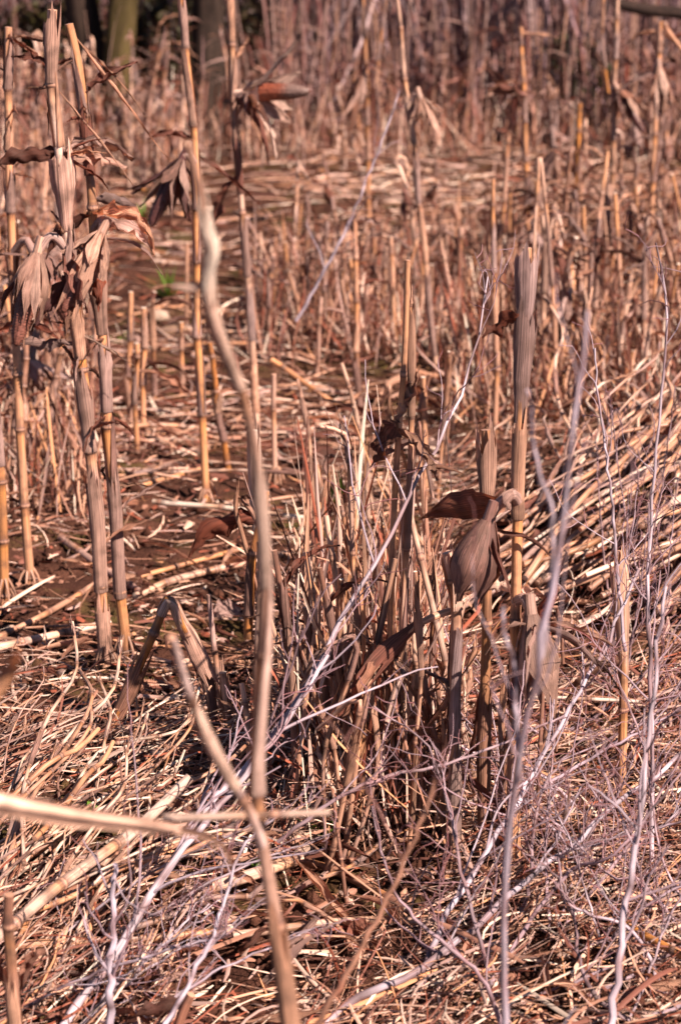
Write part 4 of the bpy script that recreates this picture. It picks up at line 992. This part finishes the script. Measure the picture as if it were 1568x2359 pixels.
o = mb.build('straw_litter', M['litter']); tag(o, 'flattened pale straw covering the far field', 'straw', None, 'stuff')
# matted grass under the weeds, lower right and front left
mb = MB()
for (a, b, c_, d_, n, yaw0, ysd, zz) in ((1010, 1640, 1500, 2420, 2000, .6, .9, .06), (560, 1050, 2050, 2420, 800, .3, 1.0, .02), (-80, 420, 1700, 2420, 1300, .9, .45, .07), (960, 1640, 980, 1500, 900, 1.0, .3, .10), (640, 1020, 1500, 1990, 1900, 1.2, 1.2, .14), (520, 720, 1700, 2050, 700, .9, .6, .08)):
    pts = np.array([G(RNG.uniform(a, b), RNG.uniform(c_, d_))[:2] for _ in range(n)])
    pts = pts[RNG.random(n) < bare(pts[:, 0], pts[:, 1])]; n = len(pts)
    strips(mb, pts[:, 0], pts[:, 1], RNG.random(n) * zz + .006, RNG.gamma(3, .035, n) + .05, RNG.gamma(1.8, .0011, n) + .0008, pal(n, [2.5, 1.5, 3, 5, .8, 1.2, 2.2, 3.5, 2, .6]), 6, RNG.normal(yaw0, ysd, n), RNG.normal(.12, .2, n), .38)
o = mb.build('matted_grass', M['litter']); tag(o, 'matted thin dry grass tangled under the weeds and heaps', 'grass', None, 'stuff')
# upright wisps among stubble
mb = MB()
for (a, b, c_, d_, n, hh) in ((-60, 235, 620, 1200, 900, .16), (590, 1080, 610, 850, 1000, .15), (1040, 1640, 560, 1000, 2600, .17), (690, 1010, 1400, 1960, 900, .24), (-60, 440, 330, 430, 900, .3), (-60, 230, 430, 620, 600, .25), (400, 1640, 325, 380, 1100, .25)):
    pts = np.array([G(RNG.uniform(a, b), RNG.uniform(c_, d_))[:2] for _ in range(n)])
    L = RNG.gamma(4, hh / 5, n) + .06; pt_ = RNG.normal(1.2, .3, n)
    strips(mb, pts[:, 0], pts[:, 1], L * .4, L, RNG.gamma(2.5, .0016, n) + .0018, pal(n, [2.5, 1.2, 2, 5, 1.2, 1.2, 1.2, 4.5, 2.4, .4] if a != 690 else [4, 2, 2, 4, 2, 2, 1.5, 4, 2.5, .6]), 5, None, pt_, .7)
o = mb.build('dry_grass', M['litter']); tag(o, 'ragged upright wisps of dry grass among the stubble', 'grass', None, 'stuff')
# crumbs of soil
mb = MB(); n = 6000; X, Y = ground_xy(n, 2.3, 6.5); R = RNG.gamma(2, .0028, n) + .002
oc = np.array([(1, 0, 0), (0, 1, 0), (-1, 0, 0), (0, -1, 0), (0, 0, 1), (0, 0, -1)], float)
fq = np.array([(0, 1, 4, 4), (1, 2, 4, 4), (2, 3, 4, 4), (3, 0, 4, 4), (1, 0, 5, 5), (2, 1, 5, 5), (3, 2, 5, 5), (0, 3, 5, 5)])
V = np.stack((X, Y, gz(X, Y) + R * .5), -1)[:, None] + oc[None] * R[:, None, None] * RNG.uniform(.6, 1.3, (n, 6, 1))
q = (np.arange(n) * 6)[:, None, None] + fq[None]
mb.add(V.reshape(-1, 3), q.reshape(-1, 4), np.zeros((len(q) * 8 * 4, 2)), np.repeat(np.array((.13, .065, .04)) * RNG.uniform(.6, 1.4, (n, 1)), 6, 0))
o = mb.build('soil_crumbs', M['soil']); tag(o, 'small brown crumbs of soil scattered on the near ground', 'soil', None, 'stuff')

# ------------------------------------------------------------------ single small things on the ground
def cob_thing(label, px, py, L, rad, yaw, col):
    g = G(px, py); mb = MB(); ax = np.array((math.cos(yaw), math.sin(yaw), .03)); o_ = g + np.array((0, 0, rad * .8)) - ax * L / 2
    cob_mesh(mb, o_, ax, L, rad, col, 12, 24)
    o = mb.build('corn_cob', M['cob'], None, g); tag(o, label, 'corn cob')
cob_thing('bare tan corn cob lying in the litter below the folded V stalk', 360, 1592, .105, .013, .05, mixc(TAN, BROWN, .5))
cob_thing('weathered grey corn cob standing in the centre clump', 836, 1560, .1, .013, 1.4, GREY * .8)
cob_thing('reddish corn cob half buried left of the blurred stalk', 575, 1835, .07, .013, 1.2, mixc(RUST, TAN, .3))
def stone(label, px, py, s, col):
    g = G(px, py); mb = MB(); n, m = 9, 12
    th = np.linspace(0, np.pi, n); ph = np.linspace(0, 2 * np.pi, m)
    V = np.stack((np.outer(np.sin(th), np.cos(ph)), np.outer(np.sin(th), np.sin(ph)) * .8, np.outer(np.cos(th), np.ones(m)) * .6), -1)
    nz = np.array([[1 + .35 * mnoise.noise(Vector(v * 1.6 + px)) for v in row] for row in V])
    grid(mb, g + np.array((0, 0, s * .35)) + V * s * nz[..., None], col); o = mb.build('stone', M['stone'], None, g); tag(o, label, 'stone')
stone('pale rounded stone on the bare track among the stubs', 368, 738, .042, np.array((.5, .36, .27)))
stone('brown flat stone in front of the pale stone on the track', 400, 775, .05, np.array((.25, .15, .1)))
stone('reddish clod lying left of the thick banded stalk', 300, 1165, .022, np.array((.24, .1, .06)))
def sprout(label, px, py, s, n=7, up=.8, name='green_sprout', lift=0.0, broad=.35):
    g = G(px, py) + np.array((0, 0, lift)); r = empty(name, g, label, 'sprout')
    for k in range(n):
        az = random.uniform(0, 6.28); p = droop_path(g, az, s * random.uniform(.6, 1.1), up * random.uniform(.5, 1.3), .12, 8, .05); f = np.linspace(0, 1, 8)
        mb = MB(); blade(mb, p, s * broad * np.sin(np.clip(f * 1.05 + .05, 0, 1) * np.pi) + .0006, .8, .2 * f, jit(np.array((.14, .23, .035)), .15), 4, .05, side=(-math.sin(az), math.cos(az), 0)); mb.build('leaf', M['green'], r, g)
sprout('tuft of green grass on the bare track', 388, 690, .14, 24, 1.0, broad=.10)
sprout('single green leafy sprout beside the frayed cob in the centre clump', 782, 1205, .09, 5, 1.2, lift=.04, broad=.45)
sprout('bright green leaf lying on the soil at the foot of the centre clump', 742, 1950, .06, 4, .7, lift=.02, broad=.5)
sprout('faint patch of low green grass left of the dark eared stalk', 330, 515, .14, 24, .9, broad=.10)
sprout('small green weed low at left under the blurred level leaf', 240, 1915, .07, 6, .7, broad=.4)
sprout('tiny green sprout near the base of the short orange stub', 270, 790, .06, 7, .8, broad=.2)
sprout('small green sprout under the blurred stalk near the front soil', 590, 2005, .04, 6, .8, broad=.3)
# the red brown broad leaf near the bottom
def broad_leaf(label, px, py, L, w_, yaw, col):
    g = G(px, py) + np.array((0, 0, .012)); mb = MB(); n = 12; f = np.linspace(0, 1, n)
    p = g + np.outer(f - .5, np.array((math.cos(yaw), math.sin(yaw), .12))) * L + np.outer(np.sin(f * 3) * .008, (0, 0, 1))
    blade(mb, p, w_ * np.sin(np.clip(f * .95 + .05, 0, 1) * np.pi) ** .7 * (1 + .12 * np.sin(f * 20)), 1.0, .4 * np.sin(f * 3), col, 7, .1, side=(-math.sin(yaw), math.cos(yaw), .3), crumple=.0015)
    o = mb.build('fallen_leaf', M['leaf'], None, g); tag(o, label, 'leaf')
broad_leaf('reddish broad tree leaf lying at the bottom near the centre', 830, 2175, .075, .042, 1.1, np.array((.36, .13, .085)))
broad_leaf('pinkish grey lobed leaf on the ground right of the folded V stalk', 525, 1425, .07, .05, .6, np.array((.42, .26, .22)))
broad_leaf('pale broad husk lying beside the green leaf at the clump foot', 690, 1965, .12, .045, .7, PALE)
broad_leaf('large brown leaf standing in shade left of the centre clump', 740, 1075, .2, .09, 1.2, BROWN * .8)

# ------------------------------------------------------------------ thicket, trees and bushes beyond the field
RP = []
for k in range(10):
    h = random.uniform(.8, 1.4); r = random.uniform(.004, .0075); b = random.gauss(0, .08)
    col = (mixc(TAN, GREY, .5), GREY, mixc(GREY, BROWN, .5), TAN * .9, mixc(GREY, RUST, .3))[k % 5]
    p = resample([(0, 0, -.05), (b * h * .4, 0, h * .5), (b * h, random.gauss(0, .03), h)], 8)
    a = MB(); tube(a, p, np.linspace(r, r * .6, 8), 6, jit(col, .08))
    l = []
    for j in range(random.choice((1, 2, 3))):
        f = random.uniform(.3, .95); o_ = p[int(f * 7)]; q = droop_path(o_, random.uniform(0, 6.28), random.uniform(.12, .3), random.uniform(-.2, 1.1), .2, 7, .12); ff = np.linspace(0, 1, 7)
        m_ = MB(); blade(m_, q, .016 * (1 - .9 * smooth(.4, 1, ff)), 1.6, np.cumsum(RNG.normal(0, .3, 7)), jit(random.choice((col, BROWN, GREY)), .1), 3, .1); l.append(m_.mesh('leaf', M['leaf']))
    RP.append((a.mesh('stem', M['stem']), l))
def reed(x, y, label, group, sc):
    a, l = random.choice(RP); o = bpy.data.objects.new('reed', None); COL.objects.link(o); o.empty_display_size = .05
    o.location = (x, y, float(gz(x, y))); o.rotation_euler = (random.gauss(0, .07), random.gauss(0, .07), random.uniform(0, 6.28)); o.scale = (sc, sc, sc)
    tag(o, label, 'reed', group)
    for nm, me in [('stem', a)] + [('leaf', q) for q in l]:
        c = bpy.data.objects.new(nm, me); COL.objects.link(c); c.parent = o
for k in range(170):
    y = random.uniform(12.6, 14.2); x = random.uniform(-.62, 2.45) if random.random() < .93 else random.uniform(-2.4, -.5)
    reed(x, y, 'dead reed in the front of the dense thicket beyond the field', 'front reeds of the far thicket', random.uniform(.6, 1.05))
mb = MB()
n = 9500; X = RNG.uniform(-5, 5, n); Y = RNG.uniform(13.6, 21, n); kp = (X > -.42 + .15 * np.sin(Y * 9)) | (Y > 16.6); X, Y = X[kp], Y[kp]; n = len(X); L = RNG.gamma(9, .13, n) + .3
strips(mb, X, Y, L * .45, L, RNG.gamma(3, .003, n) + .004, np.clip(np.array([mixc(GREY, WEEDR, .5), mixc(GREY, WEED, .4), mixc(BROWN, WEEDR, .5), mixc(WEED, WEEDR, .6)])[RNG.integers(0, 4, n)] * RNG.normal(.7, .2, (n, 1)), .02, .8), 5, None, RNG.normal(1.38, .3, n), .5)
n = 6000; X = RNG.uniform(-5, 5, n); Y = RNG.uniform(12.8, 16, n); kp = (X > -.45) | (RNG.random(n) < .12); X, Y = X[kp], Y[kp]; n = len(X); L = RNG.gamma(4, .06, n) + .1
strips(mb, X, Y, RNG.random(n) * .5, L, RNG.gamma(3, .003, n) + .003, pal(n, [1, .3, 3, 4, .5, .3, 1, 3, 1.5, .1]) * np.array((.8, .75, .85)), 4, None, RNG.normal(.7, .6, n), .8)
o = mb.build('reed_thicket', M['litter']); tag(o, 'dense brown mass of dead reeds filling the back', 'reeds', None, 'stuff')

def tree(label, x, y, r, lean, h=3.2, col=(.10, .07, .04), branch=None, moss=None):
    z = float(gz(x, y)); root = empty('tree', (x, y, z), label, 'tree'); org = np.array((x, y, z))
    p = resample([org + np.array((0, 0, -.2)), org + np.array((lean * .15, 0, .5)), org + np.array((lean * .5, 0, 1.5)), org + np.array((lean, 0, h))], 24)
    f = np.linspace(0, 1, 24); c = np.outer(1 + .15 * np.sin(f * 17), np.array(col) if moss is None else mixc(col, moss, .7))
    mb = MB(); tube(mb, p, r * (1.35 - .35 * smooth(0, .12, f)) * (1 - .45 * f), 16, c, wob=.05); mb.build('trunk', M['bark'], root, org)
    br = branch or [(.45, random.uniform(0, 6.28), 1.2), (.6, random.uniform(0, 6.28), 1.3), (.75, random.uniform(0, 6.28), 1.2), (.9, random.uniform(0, 6.28), 1.0)]
    tw = MB()
    for fr, az, L in br:
        o_ = p[int(fr * 23)]; d = np.array((math.cos(az), math.sin(az), .45)); q = [o_]
        for j in range(9):
            d = nrm(d + RNG.normal(0, .14, 3)); q.append(q[-1] + d * L / 9)
        q = np.array(q); mb = MB(); tube(mb, q, np.linspace(r * .42, r * .12, 10), 8, np.array(col) * .8, wob=.05); mb.build('branch', M['bark'], root, org)
        for t_ in range(26):
            j = random.randint(2, 9); d2 = nrm(d + RNG.normal(0, .8, 3)); e = [q[j]]; l2 = random.uniform(.25, .7)
            for _ in range(5):
                d2 = nrm(d2 + RNG.normal(0, .2, 3)); e.append(e[-1] + d2 * l2 / 5)
            tube(tw, np.array(e), np.linspace(.006, .002, 6), 4, np.array(col), cap=False)
    o = tw.build('crown', M['bark'], root, org); o['kind'] = 'stuff'
    return root
g = at(262, 130, 13.4)
tree('leaning tree with mossy yellow green bark at the back left', g[0], 13.4, .10, .25, moss=(.085, .06, .018))
g = at(225, 130, 13.6)
tree('dark trunked tree just behind the mossy tree at the back left', g[0], 13.6, .11, -.35, col=(.05, .032, .024))
g = at(472, 100, 13.3)
tree('dark shaded tree standing at the back left of centre', g[0], 13.3, .11, .1, col=(.04, .026, .02))
# tree outside the right edge whose low bough reaches in
g = at(1760, 100, 12.0)
root = tree('dark tree just beyond the right edge, one low bough reaching in', g[0] + .3, 12.0, .16, .1)
mb = MB(); q = resample([np.array((g[0] + .3, 12.0, .95)), at(1640, 48, 11.95), at(1568, 30, 11.9), at(1490, 24, 11.85), at(1415, 8, 11.8)], 14)
tube(mb, q, np.linspace(.05, .028, 14), 10, np.array((.035, .022, .018)), wob=.05); mb.build('bough', M['bark'], root, np.array(root.location))
q2 = resample([q[6], q[6] + np.array((-.15, 0, -.06)), q[6] + np.array((-.3, 0, -.2))], 8); mb = MB(); tube(mb, q2, np.linspace(.012, .004, 8), 6, np.array((.04, .025, .02))); mb.build('branch', M['bark'], root, np.array(root.location))

def bush(label, px, py, Y, rx, rz, n, col, dark):
    c0 = at(px, py, Y); z0 = float(gz(c0[0], Y)); org = np.array((c0[0], Y, z0)); root = empty('bush', org, label, 'bush')
    for k in range(6):
        a = random.uniform(0, 6.28); e = c0 + np.array((math.cos(a) * rx * .7, math.sin(a) * rx * .5, random.uniform(-.1, .6) * rz))
        mb = MB(); tube(mb, resample([org + np.array((0, 0, -.05)), (org + e) / 2 + RNG.normal(0, .05, 3), e], 8), np.linspace(.012, .004, 8), 6, np.array((.06, .035, .025))); mb.build('stem', M['bark'], root, org)
    u = nrm(RNG.normal(size=(n, 3))) * (RNG.random((n, 1)) ** .4)
    cl = nrm(RNG.normal(size=(9, 3))) * .6
    pos = c0 + (u * .55 + cl[RNG.integers(0, 9, n)] * .7) * np.array((rx, rx * .8, rz))
    pos[:, 2] = np.maximum(pos[:, 2], z0 + .02)
    mb = MB(); a = nrm(RNG.normal(size=(n, 3))); b = nrm(np.cross(a, RNG.normal(size=(n, 3)))); s = RNG.uniform(.012, .03, (n, 1))
    V = np.stack((pos - a * s * 1.4, pos + b * s * .6, pos + a * s * 1.4, pos - b * s * .6), 1); q = np.arange(n * 4).reshape(n, 4)
    cc = np.where(RNG.random((n, 1)) < .6, np.array(col), np.array(dark)) * RNG.uniform(.6, 1.3, (n, 1))
    mb.add(V.reshape(-1, 3), q, RNG.random((n * 4, 2)), np.repeat(cc, 4, 0)); o = mb.build('foliage', M['green'], root, org); o['kind'] = 'stuff'
bush('dark green bush in the thicket at the back right', 1330, 190, 13.9, .42, .32, 2600, (.05, .055, .02), (.08, .045, .03))
bush('dim olive bush at the top left corner behind the stalks', 120, 70, 14.4, .55, .3, 2400, (.085, .07, .022), (.10, .06, .03))
bush('dark leafy bush between the back left trunks', 380, 90, 14.0, .42, .35, 2600, (.06, .05, .018), (.07, .04, .025))
bush('olive brown bush in the thicket left of the rusty ear', 640, 50, 15.0, .6, .3, 2400, (.08, .06, .025), (.11, .06, .04))

# ------------------------------------------------------------------ labels: tell look-alikes apart by what stands next to them
MARKS = [('the tall left pair', 270, 1520), ('the orange banded stalk', 66, 1345), ('the dark eared stalk', 478, 1155), ('the rusty eared stalk', 590, 1010), ('the slim leaning stalk', 1012, 892),
         ('the tallest sharp stalk', 1178, 2010), ('the sharp broken stalk', 1052, 1985), ('the triangular bract stalk', 884, 1895), ('the white capped cut stalk', 972, 1160), ('the slim orange stalk', 1143, 985),
         ('the folded thin peak', 1285, 960), ('the far ragged husk tuft', 1222, 620), ('the far pale husk stalk', 1402, 640), ('the far folded stalk', 1492, 690), ('the far orange broken stalk', 1322, 640),
         ('the dark husk bunch', 850, 540), ('the bent leaf cap stalk', 828, 952), ('the stout pale topped stalk', 905, 790), ('the lone frayed stalk', 636, 1115), ('the green grass tuft', 388, 688),
         ('the folded V stalk', 242, 1705), ('the oval ended stub', 528, 1715), ('the fallen corn cob', 360, 1592), ('the thick banded log', 520, 1320), ('the curled sheath stalk', 1432, 1875),
         ('the closest bent stalk', 665, 2330), ('the closest grey weed', 1160, 2340), ('the red broad leaf', 830, 2175), ('the bright green leaf', 742, 1946), ('the mossy tree', 265, 330), ('the rear dark tree', 480, 325),
         ('the bright heap stalk', 1430, 1050), ('the rising bright straw', 330, 1910), ('the dark green bush', 1330, 330), ('the long silvery weed', 450, 1950), ('the bleached split log', 100, 1480)]
SHORT = {'far left standing stalks': 'tall dead stalk', 'stalks along the far field edge': 'upright edge stalk', 'far right standing stalks': 'upright far stalk', 'taller stalks rising out of the stubble': 'uneven taller stalk', 'leafy stalks behind the left pair': 'leafy upright stalk',
         'leafy stubble at the left edge': 'leafy edge stubble', 'leafy stubble patch in the middle': 'low leafy stubble', 'bare stubs in the middle patch': 'bare cut stub', 'leafy stubble behind the straw heap': 'leafy stubble plant',
         'bare stubs behind the straw heap': 'straight bare stub', 'thin shoots of the centre clump': 'thin dry shoot', 'thin shoots behind the centre clump': 'thin rear shoot', 'stalks of the right straw heap': 'slanting heap stalk',
         'stalks of the front left heap': 'slanting front stalk', 'loose stalks on the near ground': 'loose fallen stalk', 'loose stalks on the far ground': 'loose far straw stalk', 'loose stalks in the middle field': 'fallen field stalk',
         'loose stalks along the bottom': 'short loose fallen stalk', 'leaves on the near left ground': 'curled dry leaf', 'leaves in the centre clump': 'curled clump leaf', 'leaves under the right weeds': 'curled leaf under weeds',
         'leaves in the bottom left litter': 'curled litter leaf', 'leaves in the middle field': 'crumpled field leaf', 'leaves in the right stubble': 'crumpled stubble leaf', 'leaves among the left stalks': 'crumpled hanging leaf',
         'grey weeds of the lower right tangle': 'branching weed', 'fine weeds at the right edge': 'upright fine weed', 'grey weeds of the bottom left corner': 'twiggy weed', 'front reeds of the far thicket': 'dead reed'}
_cc = {}
def stem_of(o): return next(c for c in o.children if c.name.split('.')[0] == 'stem')
def tone(o):
    """the plain colour word of a thing, read off its own surface"""
    m = o if o.type == 'MESH' else stem_of(o)
    if m.data.name not in _cc:
        a = np.empty(len(m.data.vertices) * 4, np.float32); m.data.color_attributes['Col'].data.foreach_get('color', a)
        r, g, b = a.reshape(-1, 4).mean(0)[:3]; L = .3 * r + .6 * g + .1 * b
        _cc[m.data.name] = ('pale' if L > .38 else 'dark brown' if L < .13 else 'orange' if r / b > 4.2 else 'grey' if r / b < 2.1 and L < .3 else 'reddish' if r / g > 2.3 else 'tan' if L > .26 else 'brown')
    return _cc[m.data.name]
def pix(p):
    d = np.array(p) - np.array((0, 0, CAM_H)); f = d[1] * CP - d[2] * SP
    return 784 + FPX * d[0] / f, 1179.5 - FPX * (d[1] * SP + d[2] * CP) / f
def relabel():
    from collections import defaultdict
    b = defaultdict(list); MY = [(m, x, y, G(x, y)[1]) for m, x, y in MARKS]
    for o in list(COL.objects):
        g = o.get('group')
        if g in SHORT and o.parent is None:
            x, y = pix(o.location); m = min(MY, key=lambda q: (q[1] - x) ** 2 + 2.2 * (q[2] - y) ** 2)
            dx, dy = x - m[1], y - m[2]
            if abs(dx) > 45 and abs(dx) > .5 * abs(dy): rel = 'left of' if dx < 0 else 'right of'
            else: rel = 'behind' if o.location.y > m[3] else 'in front of'
            sz = ''
            if 'fallen' in o.name or 'heap' in o.name:
                bb = stem_of(o).bound_box; ln = o.scale[0] * (bb[6][0] - bb[0][0]); sz = 'long ' if ln > .55 else 'short ' if ln < .33 else ''
            b[(sz + tone(o) + ' ' + SHORT[g].replace('short ', ''), rel, m[0])].append(o)
    for (nm, rel, m), os_ in b.items():
        os_.sort(key=lambda o: o.location.y); n = len(os_)
        for i, o in enumerate(os_):
            if n == 1: o['label'] = f'single {nm} {rel} {m}'
            elif n == 2: o['label'] = f"{('nearer', 'farther')[i]} {nm} {rel} {m}"
            else:
                q = ['nearest', 'second nearest', 'third nearest', 'fourth nearest', 'fifth nearest', 'sixth nearest'][i] if i < min(6, n - 1) else ('farthest' if i == n - 1 else 'deeper set')
                o['label'] = f'{q} {nm} {rel} {m}'
relabel()
